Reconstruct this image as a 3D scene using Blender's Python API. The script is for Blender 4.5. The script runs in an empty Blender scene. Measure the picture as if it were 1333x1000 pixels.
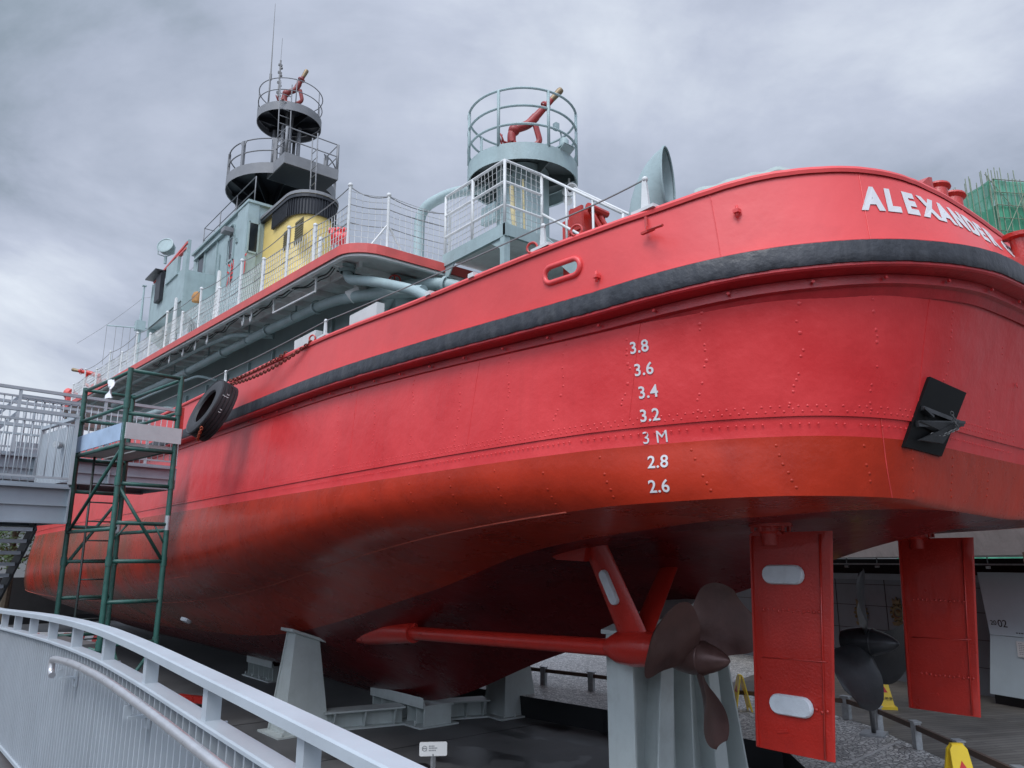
import bpy, bmesh, math, random
from mathutils import Vector, Matrix, noise as mnoise
random.seed(7)
R = math.radians
scene = bpy.context.scene
COL = scene.collection
EYE = 3.1                      # the eye is 3.1 m above the floor of the pit; everything below is written relative to the eye

# ------------------------------------------------------------------ camera
cam_data = bpy.data.cameras.new('camera')
cam_data.sensor_width = 36.0
cam_data.lens = 27.0
cam_data.clip_start = 0.05
cam_data.clip_end = 3000
cam = bpy.data.objects.new('camera', cam_data)
COL.objects.link(cam)
PITCH = R(13); HEAD = R(39)
cam.location = (0, 0, EYE)
cam.rotation_euler = (R(90) + PITCH, 0, -HEAD)
scene.camera = cam

# ------------------------------------------------------------------ sky and sun
SUN_EL, SUN_AZ = R(52), R(-118)       # azimuth measured from +Y clockwise
world = bpy.data.worlds.new('World'); scene.world = world
world.use_nodes = True
wt = world.node_tree; wt.nodes.clear()
def wn(t, **k):
    n = wt.nodes.new(t)
    for a, b in k.items(): setattr(n, a, b)
    return n
wo = wn('ShaderNodeOutputWorld'); bg = wn('ShaderNodeBackground'); bg2 = wn('ShaderNodeBackground')
sky = wn('ShaderNodeTexSky', sky_type='NISHITA'); sky.sun_disc = False
sky.sun_elevation = SUN_EL; sky.sun_rotation = SUN_AZ
bg.inputs['Strength'].default_value = 0.08
wt.links.new(sky.outputs[0], bg.inputs['Color'])
tc = wn('ShaderNodeTexCoord')
sep = wn('ShaderNodeSeparateXYZ'); wt.links.new(tc.outputs['Generated'], sep.inputs[0])
def wm(op, a, b=None, clamp=False):
    n = wn('ShaderNodeMath', operation=op); n.use_clamp = clamp
    for i, s in enumerate((a, b)):
        if s is None: continue
        if isinstance(s, (int, float)): n.inputs[i].default_value = s
        else: wt.links.new(s, n.inputs[i])
    return n.outputs[0]
den = wm('ADD', wm('MAXIMUM', sep.outputs[2], 0.0), 0.22)
cx = wm('DIVIDE', sep.outputs[0], den); cy = wm('DIVIDE', sep.outputs[1], den)
comb = wn('ShaderNodeCombineXYZ'); wt.links.new(cx, comb.inputs[0]); wt.links.new(cy, comb.inputs[1])
def wnoise(scale, detail, rough, dist, off):
    mp = wn('ShaderNodeMapping'); mp.inputs['Location'].default_value = off
    wt.links.new(comb.outputs[0], mp.inputs[0])
    n = wn('ShaderNodeTexNoise'); n.inputs['Scale'].default_value = scale
    n.inputs['Detail'].default_value = detail; n.inputs['Roughness'].default_value = rough
    n.inputs['Distortion'].default_value = dist
    wt.links.new(mp.outputs[0], n.inputs['Vector']); return n.outputs[0]
n1 = wnoise(0.62, 10, 0.58, 0.45, (3.1, 1.7, 0)); n2 = wnoise(1.9, 7, 0.58, 0.5, (9.0, 4.0, 0))
cl = wm('ADD', wm('MULTIPLY', n1, 0.68), wm('MULTIPLY', n2, 0.32))
# heavier cloud towards the bow (forward, left of the picture), lighter to the right and just above the horizon
cl = wm('ADD', wm('MULTIPLY', wm('SUBTRACT', cl, 0.5), 1.32), 0.505)
dot = wn('ShaderNodeVectorMath', operation='DOT_PRODUCT'); wt.links.new(tc.outputs['Generated'], dot.inputs[0])
dot.inputs[1].default_value = (0.117, 0.874, 0.475)
lb = wm('POWER', wm('MAXIMUM', dot.outputs['Value'], 0.0), 20.0)
cl = wm('SUBTRACT', cl, wm('MULTIPLY', lb, 0.14))
dot3 = wn('ShaderNodeVectorMath', operation='DOT_PRODUCT'); wt.links.new(tc.outputs['Generated'], dot3.inputs[0])
dot3.inputs[1].default_value = (0.088, 0.959, 0.271)
cl = wm('ADD', cl, wm('MULTIPLY', wm('POWER', wm('MAXIMUM', dot3.outputs['Value'], 0.0), 150.0), 0.26))
hz = wm('POWER', wm('SUBTRACT', 1.0, wm('MAXIMUM', sep.outputs[2], 0.0), True), 9.0)
cl = wm('ADD', cl, wm('MULTIPLY', hz, 0.12))
ramp = wn('ShaderNodeValToRGB'); wt.links.new(cl, ramp.inputs[0])
cr = ramp.color_ramp
cr.elements[0].position = 0.29; cr.elements[0].color = (0.17, 0.21, 0.245, 1)
cr.elements[1].position = 0.74; cr.elements[1].color = (0.80, 0.86, 0.94, 1)
e = cr.elements.new(0.38); e.color = (0.255, 0.31, 0.375, 1)
e = cr.elements.new(0.46); e.color = (0.385, 0.435, 0.54, 1)
e = cr.elements.new(0.56); e.color = (0.51, 0.56, 0.68, 1)
wt.links.new(ramp.outputs[0], bg2.inputs['Color'])
# the veil is thinner, hence brighter, overhead and towards the hidden sun (behind the photographer)
dot2 = wn('ShaderNodeVectorMath', operation='DOT_PRODUCT'); wt.links.new(tc.outputs['Generated'], dot2.inputs[0])
sdir = (math.sin(SUN_AZ) * math.cos(SUN_EL), math.cos(SUN_AZ) * math.cos(SUN_EL), math.sin(SUN_EL))
dot2.inputs[1].default_value = sdir
gl = wm('MULTIPLY', wm('POWER', wm('MAXIMUM', dot2.outputs['Value'], 0.0), 2.0), 4.2)
# low sky dimmed in place of unseen buildings, to deepen shade under the hull
dot4 = wn('ShaderNodeVectorMath', operation='DOT_PRODUCT'); wt.links.new(tc.outputs['Generated'], dot4.inputs[0]); dot4.inputs[1].default_value = (0.629, 0.777, 0)
low = wm('SUBTRACT', 1.0, wm('DIVIDE', wm('MAXIMUM', sep.outputs[2], 0.0), 0.32), True)
dim = wm('SUBTRACT', 1.0, wm('MULTIPLY', wm('MULTIPLY', low, wm('SUBTRACT', 1.0, wm('MAXIMUM', dot4.outputs['Value'], 0.0))), 0.72), True)
low_dim = wm('ADD', 0.30, wm('MULTIPLY', wm('DIVIDE', wm('MAXIMUM', sep.outputs[2], 0.0), 0.13, True), 0.70))
wt.links.new(wm('MULTIPLY', wm('MULTIPLY', wm('ADD', gl, 1.0), dim), low_dim), bg2.inputs['Strength'])
mixs = wn('ShaderNodeMixShader'); mixs.inputs[0].default_value = 0.93
wt.links.new(bg.outputs[0], mixs.inputs[1]); wt.links.new(bg2.outputs[0], mixs.inputs[2])
wt.links.new(mixs.outputs[0], wo.inputs['Surface'])

sun_data = bpy.data.lights.new('sun', 'SUN'); sun_data.energy = 1.5; sun_data.angle = R(24)
sun_data.color = (1.0, 0.965, 0.92)
sun = bpy.data.objects.new('sun', sun_data); COL.objects.link(sun)
sun.location = (sdir[0] * 60, sdir[1] * 60, sdir[2] * 60)
sun.rotation_euler = Vector(sdir).to_track_quat('Z', 'Y').to_euler()
scene.view_settings.view_transform = 'Standard'
scene.view_settings.look = 'None'
scene.view_settings.exposure = 0.14
scene.view_settings.gamma = 1.0
scene.cycles.max_bounces = 5

# ------------------------------------------------------------------ measuring helpers (sight line of a picture point met with a plane of the place)
def ray(px, py):
    u = (px - 666.5) / 1000; v = (500 - py) / 1000
    h = math.cos(PITCH) - v * math.sin(PITCH); z = math.sin(PITCH) + v * math.cos(PITCH)
    return Vector((math.cos(HEAD) * u + math.sin(HEAD) * h, -math.sin(HEAD) * u + math.cos(HEAD) * h, z))
def atx(px, py, x): r = ray(px, py); return r * (x / r.x)
def aty(px, py, y): r = ray(px, py); return r * (y / r.y)
def atz(px, py, z): r = ray(px, py); return r * (z / r.z)

# ------------------------------------------------------------------ materials
MATS = {}
def mat(name, col, rough=0.5, var=0.12, vscale=2.0, bump=0.0, bscale=60.0, metal=0.0, spec=0.5,
        col2=None, stain=0.0, sscale=1.3, streak=0.0, scol=(0.05, 0.05, 0.045), big=0.0, bigscale=2.5, coat=0.0):
    if name in MATS: return MATS[name]
    m = bpy.data.materials.new(name); m.use_nodes = True
    nt = m.node_tree; b = nt.nodes['Principled BSDF']
    N = nt.nodes.new; L = nt.links.new
    t = N('ShaderNodeTexCoord')
    n = N('ShaderNodeTexNoise'); n.inputs['Scale'].default_value = vscale; n.inputs['Detail'].default_value = 6
    n.inputs['Roughness'].default_value = 0.6
    L(t.outputs['Object'], n.inputs['Vector'])
    rp = N('ShaderNodeValToRGB'); L(n.outputs[0], rp.inputs[0])
    c2 = col2 or tuple(min(1, c * (1 + var)) for c in col)
    c1 = tuple(c * (1 - var) for c in col)
    rp.color_ramp.elements[0].position = 0.3; rp.color_ramp.elements[0].color = (*c1, 1)
    rp.color_ramp.elements[1].position = 0.7; rp.color_ramp.elements[1].color = (*c2, 1)
    out = rp.outputs[0]
    if stain > 0:
        n2 = N('ShaderNodeTexNoise'); n2.inputs['Scale'].default_value = sscale; n2.inputs['Detail'].default_value = 9
        n2.inputs['Roughness'].default_value = 0.7; L(t.outputs['Object'], n2.inputs['Vector'])
        r2 = N('ShaderNodeValToRGB'); L(n2.outputs[0], r2.inputs[0])
        r2.color_ramp.elements[0].position = 0.52; r2.color_ramp.elements[0].color = (0, 0, 0, 1)
        r2.color_ramp.elements[1].position = 0.72; r2.color_ramp.elements[1].color = (stain, stain, stain, 1)
        mx = N('ShaderNodeMix'); mx.data_type = 'RGBA'; L(r2.outputs[0], mx.inputs[0]); L(out, mx.inputs[6]); mx.inputs[7].default_value = (*scol, 1)
        out = mx.outputs[2]
    if streak > 0:
        mp = N('ShaderNodeMapping'); mp.inputs['Scale'].default_value = (5.0, 5.0, 0.22); L(t.outputs['Object'], mp.inputs[0])
        n3 = N('ShaderNodeTexNoise'); n3.inputs['Scale'].default_value = 1.0; n3.inputs['Detail'].default_value = 7
        n3.inputs['Roughness'].default_value = 0.65; L(mp.outputs[0], n3.inputs['Vector'])
        r3 = N('ShaderNodeValToRGB'); L(n3.outputs[0], r3.inputs[0])
        r3.color_ramp.elements[0].position = 0.50; r3.color_ramp.elements[0].color = (0, 0, 0, 1)
        r3.color_ramp.elements[1].position = 0.74; r3.color_ramp.elements[1].color = (streak, streak, streak, 1)
        mx = N('ShaderNodeMix'); mx.data_type = 'RGBA'; L(r3.outputs[0], mx.inputs[0]); L(out, mx.inputs[6]); mx.inputs[7].default_value = (*scol, 1)
        out = mx.outputs[2]
    L(out, b.inputs['Base Color'])
    rr = N('ShaderNodeMapRange'); L(n.outputs[0], rr.inputs[0])
    rr.inputs[3].default_value = max(0.03, rough - 0.1); rr.inputs[4].default_value = min(1, rough + 0.12)
    L(rr.outputs[0], b.inputs['Roughness'])
    b.inputs['Metallic'].default_value = metal
    b.inputs['Specular IOR Level'].default_value = spec
    if coat: b.inputs['Coat Weight'].default_value = coat
    last = None
    if big > 0:
        nb = N('ShaderNodeTexNoise'); nb.inputs['Scale'].default_value = bigscale; nb.inputs['Detail'].default_value = 3
        L(t.outputs['Object'], nb.inputs['Vector'])
        bb = N('ShaderNodeBump'); bb.inputs['Strength'].default_value = 1.0; bb.inputs['Distance'].default_value = big
        L(nb.outputs[0], bb.inputs['Height']); last = bb
    if bump > 0:
        nb = N('ShaderNodeTexNoise'); nb.inputs['Scale'].default_value = bscale; nb.inputs['Detail'].default_value = 4
        nb.inputs['Roughness'].default_value = 0.55
        L(t.outputs['Object'], nb.inputs['Vector'])
        bb = N('ShaderNodeBump'); bb.inputs['Strength'].default_value = 1.0; bb.inputs['Distance'].default_value = bump
        L(nb.outputs[0], bb.inputs['Height'])
        if last: L(last.outputs[0], bb.inputs['Normal'])
        last = bb
    if last: L(last.outputs[0], b.inputs['Normal'])
    MATS[name] = m
    return m
M = dict(
    red=mat('red_topside_paint', (0.61, 0.029, 0.032), 0.30, spec=0.40, var=0.10, vscale=1.1, bump=0.0022, bscale=24, col2=(0.67, 0.050, 0.052), streak=0.22, scol=(0.40, 0.016, 0.016), big=0.020, bigscale=1.9),
    bulw=mat('skylit_bulwark_red', (0.67, 0.068, 0.068), 0.36, 0.08, 0.9, 0.0012, 26, stain=0.25, sscale=2.4, scol=(0.50, 0.05, 0.055), big=0.012, bigscale=2.0),  # pinker tone of the skylit bulwark is put into this lighter copy of red
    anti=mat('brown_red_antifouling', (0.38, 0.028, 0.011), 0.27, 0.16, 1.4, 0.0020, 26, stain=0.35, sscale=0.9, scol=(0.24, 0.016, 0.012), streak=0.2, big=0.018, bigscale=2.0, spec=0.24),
    anti2=mat('shaded_bottom_paint', (0.125, 0.008, 0.010), 0.27, 0.25, 1.0, 0.0030, 20, stain=0.5, sscale=0.8, scol=(0.085, 0.006, 0.009), big=0.02, bigscale=2.0, spec=0.30),  # underside shade is put into this darker copy of the antifouling
    gear=mat('red_gear_paint', (0.43, 0.022, 0.014), 0.30, 0.12, 2.2, 0.0050, 42, stain=0.3, sscale=3, scol=(0.30, 0.02, 0.018), coat=0.2),
    deckred=mat('faded_red_edge', (0.56, 0.085, 0.075), 0.5, 0.14, 3.0, 0.002, 30, stain=0.3, scol=(0.35, 0.08, 0.07)),
    fender=mat('black_tarred_fender', (0.022, 0.024, 0.030), 0.40, 0.35, 8.0, 0.007, 15, stain=0.22, sscale=5, scol=(0.13, 0.13, 0.135), streak=0.32),
    green=mat('pale_green_paint', (0.29, 0.375, 0.38), 0.5, 0.12, 2.0, 0.0025, 22, stain=0.35, sscale=2.6, scol=(0.19, 0.235, 0.23), streak=0.35, big=0.012, bigscale=3),
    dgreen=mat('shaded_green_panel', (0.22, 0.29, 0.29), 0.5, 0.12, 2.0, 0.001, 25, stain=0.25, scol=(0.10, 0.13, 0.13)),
    under=mat('greyish_white_soffit', (0.72, 0.73, 0.72), 0.6, 0.10, 2.0, 0.001, 25, stain=0.5, sscale=1.6, scol=(0.24, 0.22, 0.19)),
    white=mat('white_rail_paint', (0.57, 0.58, 0.575), 0.45, 0.08, 5.0, 0.001, 40, stain=0.2, sscale=6, scol=(0.40, 0.36, 0.30)),
    yellow=mat('yellow_funnel_paint', (0.66, 0.50, 0.165), 0.5, 0.08, 1.5, 0.001, 20, stain=0.2, sscale=2, scol=(0.45, 0.34, 0.13), streak=0.15),
    dark=mat('black_mast_paint', (0.014, 0.016, 0.021), 0.45, 0.2, 3.0, 0.001, 20),
    mgrey=mat('mid_grey_mast_paint', (0.185, 0.19, 0.20), 0.5, 0.12, 3.0, 0.001, 20, stain=0.25, scol=(0.14, 0.14, 0.14)),
    wire=mat('grey_wire', (0.20, 0.20, 0.20), 0.5, 0.15),
    net=mat('white_netting', (0.60, 0.61, 0.60), 0.7, 0.15),
    cable=mat('black_cable', (0.015, 0.015, 0.016), 0.5, 0.1),
    prop=mat('bronze_brown_propeller', (0.092, 0.048, 0.042), 0.40, 0.25, 3.5, 0.0015, 30, metal=0.35, stain=0.55, sscale=4, scol=(0.13, 0.085, 0.08)),
    prop2=mat('dark_grey_propeller', (0.030, 0.032, 0.036), 0.36, 0.25, 3.5, 0.0015, 30, metal=0.35, stain=0.35, sscale=4, scol=(0.07, 0.065, 0.065)),
    zinc=mat('pale_zinc_anode', (0.56, 0.60, 0.63), 0.55, 0.12, 8.0, 0.004, 30, stain=0.3, sscale=8, scol=(0.36, 0.38, 0.40)),
    black=mat('matt_black', (0.010, 0.011, 0.013), 0.4, 0.2),
    rubber=mat('tyre_rubber', (0.017, 0.017, 0.019), 0.55, 0.25, 8.0, 0.003, 30, stain=0.3, sscale=5, scol=(0.05, 0.048, 0.045)),
    rust=mat('rusty_chain', (0.16, 0.030, 0.016), 0.7, 0.4, 30.0, 0.002, 60),
    orust=mat('orange_rust_chain', (0.42, 0.10, 0.05), 0.7, 0.4, 30.0, 0.002, 60),
    stand=mat('light_grey_green_steel', (0.46, 0.51, 0.50), 0.48, 0.09, 1.5, 0.0015, 20, stain=0.40, sscale=2.6, scol=(0.30, 0.32, 0.30), streak=0.30),
    gpick=mat('gangway_picket_paint', (0.34, 0.37, 0.39), 0.5, 0.1, 5),
    fence=mat('light_grey_railing_paint', (0.36, 0.40, 0.43), 0.42, 0.06, 3.0, 0.0008, 60, stain=0.15, sscale=4, scol=(0.40, 0.42, 0.44)),
    gang=mat('gangway_grey_steel', (0.25, 0.29, 0.32), 0.48, 0.10, 2.0, 0.0008, 30, stain=0.25, scol=(0.22, 0.24, 0.26)),
    steel=mat('brushed_stainless', (0.66, 0.66, 0.67), 0.30, 0.06, 20.0, 0.0003, 120, metal=0.75),
    galv=mat('galvanised_steel', (0.42, 0.44, 0.45), 0.45, 0.2, 14.0, 0.0006, 40, metal=0.6),
    scaf=mat('dark_green_scaffold_paint', (0.020, 0.085, 0.068), 0.42, 0.3, 6.0, 0.001, 40, stain=0.5, sscale=9, scol=(0.11, 0.13, 0.12)),
    blueboard=mat('pale_blue_board', (0.32, 0.42, 0.55), 0.6, 0.14, 3.0, 0.002, 20, stain=0.35, scol=(0.42, 0.46, 0.50)),
    ply=mat('grey_weathered_board', (0.44, 0.45, 0.45), 0.7, 0.12, 2.5, 0.002, 20, stain=0.4, scol=(0.25, 0.25, 0.24)),
    letter=mat('white_lettering', (0.60, 0.60, 0.61), 0.45, 0.04, 6, 0.0015, 26),
    hanzi=mat('red_lettering', (0.55, 0.03, 0.03), 0.5, 0.1),
    glass=mat('dark_window_glass', (0.015, 0.02, 0.024), 0.08, 0.1, 2),
    brown=mat('brown_rail_wood', (0.085, 0.050, 0.034), 0.6, 0.2, 6, 0.002, 40),
    ysign=mat('yellow_plastic', (0.78, 0.55, 0.03), 0.4, 0.05, 3),
    bandwall=mat('wood_grain_concrete', (0.46, 0.455, 0.44), 0.8, 0.1, 3, 0.004, 20, streak=0.65, scol=(0.27, 0.265, 0.25)),
    panelwall=mat('dark_grey_cladding', (0.17, 0.195, 0.215), 0.5, 0.12, 1.2, 0.001, 20, stain=0.25, scol=(0.08, 0.09, 0.10)),
    panel=mat('pale_blue_exhibit_panel', (0.46, 0.55, 0.585), 0.45, 0.05, 2),
    gold=mat('dull_gold_relief', (0.20, 0.155, 0.075), 0.5, 0.2, 9, metal=0.4),
    bamboo=mat('bamboo_poles', (0.20, 0.24, 0.17), 0.7, 0.3, 2),
    plate=mat('white_plate', (0.66, 0.67, 0.66), 0.45, 0.03, 4),
    ink=mat('grey_ink', (0.22, 0.23, 0.24), 0.6, 0.05),
    bink=mat('black_ink', (0.03, 0.03, 0.03), 0.6, 0.05),
    canvas=mat('grey_green_canvas', (0.34, 0.42, 0.40), 0.8, 0.2, 6, 0.01, 12, stain=0.5, sscale=6, scol=(0.14, 0.15, 0.14)),
    orange=mat('tan_canvas_cover', (0.40, 0.20, 0.07), 0.8, 0.2, 6),
)

# ------------------------------------------------------------------ mesh collector
class MB:
    def __init__(s): s.v = []; s.f = []; s.mi = []; s.sm = []
    def add(s, vs, fs, smooth=False, mi=0):
        o = len(s.v); s.v += [Vector(v) for v in vs]
        for f in fs:
            s.f.append([i + o for i in f]); s.mi.append(mi); s.sm.append(smooth)
        return s
    def box(s, c, size, rz=0.0, mi=0, rot=None):
        hx, hy, hz = size[0] / 2, size[1] / 2, size[2] / 2
        mt = rot.to_4x4() if rot is not None else Matrix.Rotation(rz, 4, 'Z')
        vs = [mt @ Vector((a * hx, b * hy, d * hz)) + Vector(c) for a in (-1, 1) for b in (-1, 1) for d in (-1, 1)]
        return s.add(vs, [(0, 1, 3, 2), (4, 6, 7, 5), (0, 4, 5, 1), (2, 3, 7, 6), (0, 2, 6, 4), (1, 5, 7, 3)], False, mi)
    def bar(s, p0, p1, w, h, up=(0, 0, 1), mi=0):
        p0, p1 = Vector(p0), Vector(p1); d = (p1 - p0).normalized()
        u = Vector(up)
        if abs(d.dot(u)) > 0.98: u = Vector((1, 0, 0))
        a = d.cross(u).normalized(); b = a.cross(d).normalized()
        vs = [p + a * (x * w / 2) + b * (y * h / 2) for p in (p0, p1) for x, y in ((-1, -1), (1, -1), (1, 1), (-1, 1))]
        return s.add(vs, [(3, 2, 1, 0), (4, 5, 6, 7), (0, 1, 5, 4), (1, 2, 6, 5), (2, 3, 7, 6), (3, 0, 4, 7)], False, mi)
    def tube(s, pts, r, n=8, cap=True, mi=0, closed=False):
        pts = [Vector(p) for p in pts]; m = len(pts)
        rs = r if isinstance(r, (list, tuple)) else [r] * m
        vs = []; prev = None
        for i, p in enumerate(pts):
            if closed: d = pts[(i + 1) % m] - pts[i - 1]
            else: d = pts[min(i + 1, m - 1)] - pts[max(i - 1, 0)]
            d = d.normalized() if d.length > 1e-9 else Vector((0, 0, 1))
            if prev is None:
                u = Vector((0, 0, 1)) if abs(d.z) < 0.9 else Vector((1, 0, 0))
            else: u = prev
            a = d.cross(u)
            a = a.normalized() if a.length > 1e-6 else d.orthogonal().normalized()
            b = a.cross(d).normalized(); prev = b
            for k in range(n):
                t = 2 * math.pi * k / n
                vs.append(p + (a * math.cos(t) + b * math.sin(t)) * rs[i])
        fs = []
        for i in range(m if closed else m - 1):
            j = (i + 1) % m
            for k in range(n):
                l = (k + 1) % n
                fs.append((i * n + k, j * n + k, j * n + l, i * n + l))
        s.add(vs, fs, n > 4, mi)
        if cap and not closed:
            o = len(s.v) - m * n
            s.f.append([o + k for k in range(n)]); s.mi.append(mi); s.sm.append(False)
            s.f.append([o + (m - 1) * n + n - 1 - k for k in range(n)]); s.mi.append(mi); s.sm.append(False)
        return s
    def rod(s, p0, p1, r, n=8, mi=0): return s.tube([p0, p1], r, n, True, mi)
    def lathe(s, prof, c, axis=(0, 0, 1), n=24, mi=0, a0=0.0, a1=2 * math.pi, smooth=True, ref=None):
        ax = Vector(axis).normalized()
        u = Vector(ref) if ref is not None else ax.orthogonal()
        u = (u - ax * u.dot(ax)).normalized(); w = ax.cross(u)
        full = abs(a1 - a0 - 2 * math.pi) < 1e-6
        m = n if full else n + 1
        vs = []
        for r, h in prof:
            for k in range(m):
                t = a0 + (a1 - a0) * k / n
                vs.append(Vector(c) + ax * h + (u * math.cos(t) + w * math.sin(t)) * r)
        fs = []
        for i in range(len(prof) - 1):
            for k in range(n):
                l = (k + 1) % m
                fs.append((i * m + k, i * m + l, (i + 1) * m + l, (i + 1) * m + k))
        return s.add(vs, fs, smooth, mi)
    def sphere(s, c, r, n=12, mi=0, sc=(1, 1, 1)):
        prof = [(math.sin(math.pi * i / n) * r + 1e-5, -math.cos(math.pi * i / n) * r) for i in range(n + 1)]
        o = len(s.v); s.lathe(prof, (0, 0, 0), (0, 0, 1), n + 4, mi)
        for i in range(o, len(s.v)):
            v = s.v[i]; s.v[i] = Vector((v.x * sc[0], v.y * sc[1], v.z * sc[2])) + Vector(c)
        return s
    def prism(s, poly, ext, mi=0):
        n = len(poly); e = Vector(ext)
        vs = [Vector(p) for p in poly] + [Vector(p) + e for p in poly]
        fs = [list(range(n))[::-1], [n + i for i in range(n)]] + [(i, (i + 1) % n, n + (i + 1) % n, n + i) for i in range(n)]
        return s.add(vs, fs, False, mi)
    def grid(s, rows, smooth=True, mi=0, closed=False, skip=None):
        n = len(rows[0]); vs = [p for r in rows for p in r]; fs = []
        for i in range(len(rows) - 1):
            for k in range(n if closed else n - 1):
                l = (k + 1) % n
                if skip and skip(rows[i][k], rows[i + 1][l]): continue
                fs.append((i * n + k, i * n + l, (i + 1) * n + l, (i + 1) * n + k))
        return s.add(vs, fs, smooth, mi)
BASE = {}
def finish(o, label=None, cat=None, group=None, kind=None):
    if label: o['label'] = label
    if cat: o['category'] = cat
    if group: o['group'] = group
    if kind: o['kind'] = kind
    return o
def thing(name, label, cat, loc=(0, 0, 0), group=None):
    o = bpy.data.objects.new(name, None); COL.objects.link(o)
    o.empty_display_size = 0.3
    o.location = loc; BASE[o] = Vector(loc)
    return finish(o, label, cat, group)
def mesh(name, mb, ms, parent=None, label=None, cat=None, group=None, kind=None, base=None, flip=True):
    me = bpy.data.meshes.new(name)
    b = BASE[parent] if parent is not None else Vector(base if base is not None else (0, 0, 0))
    me.from_pydata([tuple(v - b) for v in mb.v], [], mb.f)
    for m in (ms if isinstance(ms, (list, tuple)) else [ms]): me.materials.append(m)
    me.polygons.foreach_set('material_index', mb.mi)
    me.polygons.foreach_set('use_smooth', mb.sm)
    bm = bmesh.new(); bm.from_mesh(me)
    if name == 'hull': bmesh.ops.remove_doubles(bm, verts=bm.verts, dist=0.0004)
    if flip: bmesh.ops.recalc_face_normals(bm, faces=bm.faces)
    for e in bm.edges:
        if len(e.link_faces) == 2 and e.calc_face_angle(0) > 0.65: e.smooth = False
    bm.to_mesh(me); bm.free()
    me.update()
    o = bpy.data.objects.new(name, me); COL.objects.link(o)
    if parent is not None: o.parent = parent
    else: o.location = b
    BASE[o] = b
    return finish(o, label, cat, group, kind)
def copy_tree(o, parent=None):
    c = o.copy(); COL.objects.link(c); c.parent = parent
    for ch in list(o.children): copy_tree(ch, c)
    return c
def text_tris(s, size, offset=0.0, align='LEFT', spacing=1.0):
    cu = bpy.data.curves.new('t', 'FONT'); cu.body = s; cu.size = size; cu.offset = 0 if 'M' in s else offset
    cu.align_x = align; cu.space_character = spacing; cu.resolution_u = 4
    o = bpy.data.objects.new('t', cu); COL.objects.link(o)
    dg = bpy.context.evaluated_depsgraph_get(); dg.update()
    me = bpy.data.meshes.new_from_object(o.evaluated_get(dg))
    vs = [tuple(v.co) for v in me.vertices]; fs = [tuple(p.vertices) for p in me.polygons]
    bpy.data.objects.remove(o); bpy.data.curves.remove(cu); bpy.data.meshes.remove(me)
    return vs, fs
def text_mb(s, size, fn, offset=0.0, align='LEFT', thick=0.004, spacing=1.0, mb=None):
    """fn(x, y, d) puts a point of the text on its surface, d outwards"""
    vs, fs = text_tris(s, size, offset, align, spacing)
    # cut long triangles once so that the lettering can follow a curve
    mb = mb or MB(); n = len(vs)
    mb.add([fn(v[0], v[1], thick) for v in vs], fs, False)
    # side walls on border edges
    cnt = {}
    for f in fs:
        for i in range(len(f)):
            e = (f[i], f[(i + 1) % len(f)]); k = tuple(sorted(e)); cnt.setdefault(k, []).append(e)
    for k, es in cnt.items():
        if len(es) == 1:
            a, b = es[0]
            mb.add([fn(vs[a][0], vs[a][1], thick), fn(vs[b][0], vs[b][1], thick), fn(vs[b][0], vs[b][1], -0.002), fn(vs[a][0], vs[a][1], -0.002)], [(0, 1, 2, 3)])
    return mb
def plane_fn(o, xd, yd):
    o, xd, yd = Vector(o), Vector(xd).normalized(), Vector(yd).normalized(); nn = xd.cross(yd)
    return lambda x, y, d: o + xd * x + yd * y + nn * d

# ================================================================== SETTING
CLX = 8.9
GZ = -2.7
def paving():
    m = bpy.data.materials.new('pebble_paving'); m.use_nodes = True
    nt = m.node_tree; b = nt.nodes['Principled BSDF']; N = nt.nodes.new; L = nt.links.new
    t = N('ShaderNodeTexCoord')
    v = N('ShaderNodeTexVoronoi'); v.inputs['Scale'].default_value = 15; L(t.outputs['Object'], v.inputs['Vector'])
    v2 = N('ShaderNodeTexVoronoi'); v2.feature = 'DISTANCE_TO_EDGE'; v2.inputs['Scale'].default_value = 15; L(t.outputs['Object'], v2.inputs['Vector'])
    sp = N('ShaderNodeSeparateColor'); L(v.outputs['Color'], sp.inputs[0])
    rp = N('ShaderNodeValToRGB'); L(sp.outputs[0], rp.inputs[0])
    rp.color_ramp.elements[0].position = 0.1; rp.color_ramp.elements[0].color = (0.34, 0.34, 0.33, 1)
    rp.color_ramp.elements[1].position = 0.8; rp.color_ramp.elements[1].color = (0.68, 0.67, 0.64, 1)
    r2 = N('ShaderNodeValToRGB'); L(v2.outputs['Distance'], r2.inputs[0])
    r2.color_ramp.elements[0].position = 0.02; r2.color_ramp.elements[0].color = (0.34, 0.34, 0.34, 1)
    r2.color_ramp.elements[1].position = 0.14; r2.color_ramp.elements[1].color = (1, 1, 1, 1)
    mx = N('ShaderNodeMix'); mx.data_type = 'RGBA'; mx.blend_type = 'MULTIPLY'; mx.inputs[0].default_value = 1
    L(rp.outputs[0], mx.inputs[6]); L(r2.outputs[0], mx.inputs[7]); L(mx.outputs[2], b.inputs['Base Color'])
    bp = N('ShaderNodeBump'); bp.inputs['Distance'].default_value = 0.02; L(r2.outputs[0], bp.inputs['Height']); L(bp.outputs[0], b.inputs['Normal'])
    b.inputs['Roughness'].default_value = 0.45
    return m
PEB = paving()
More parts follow.
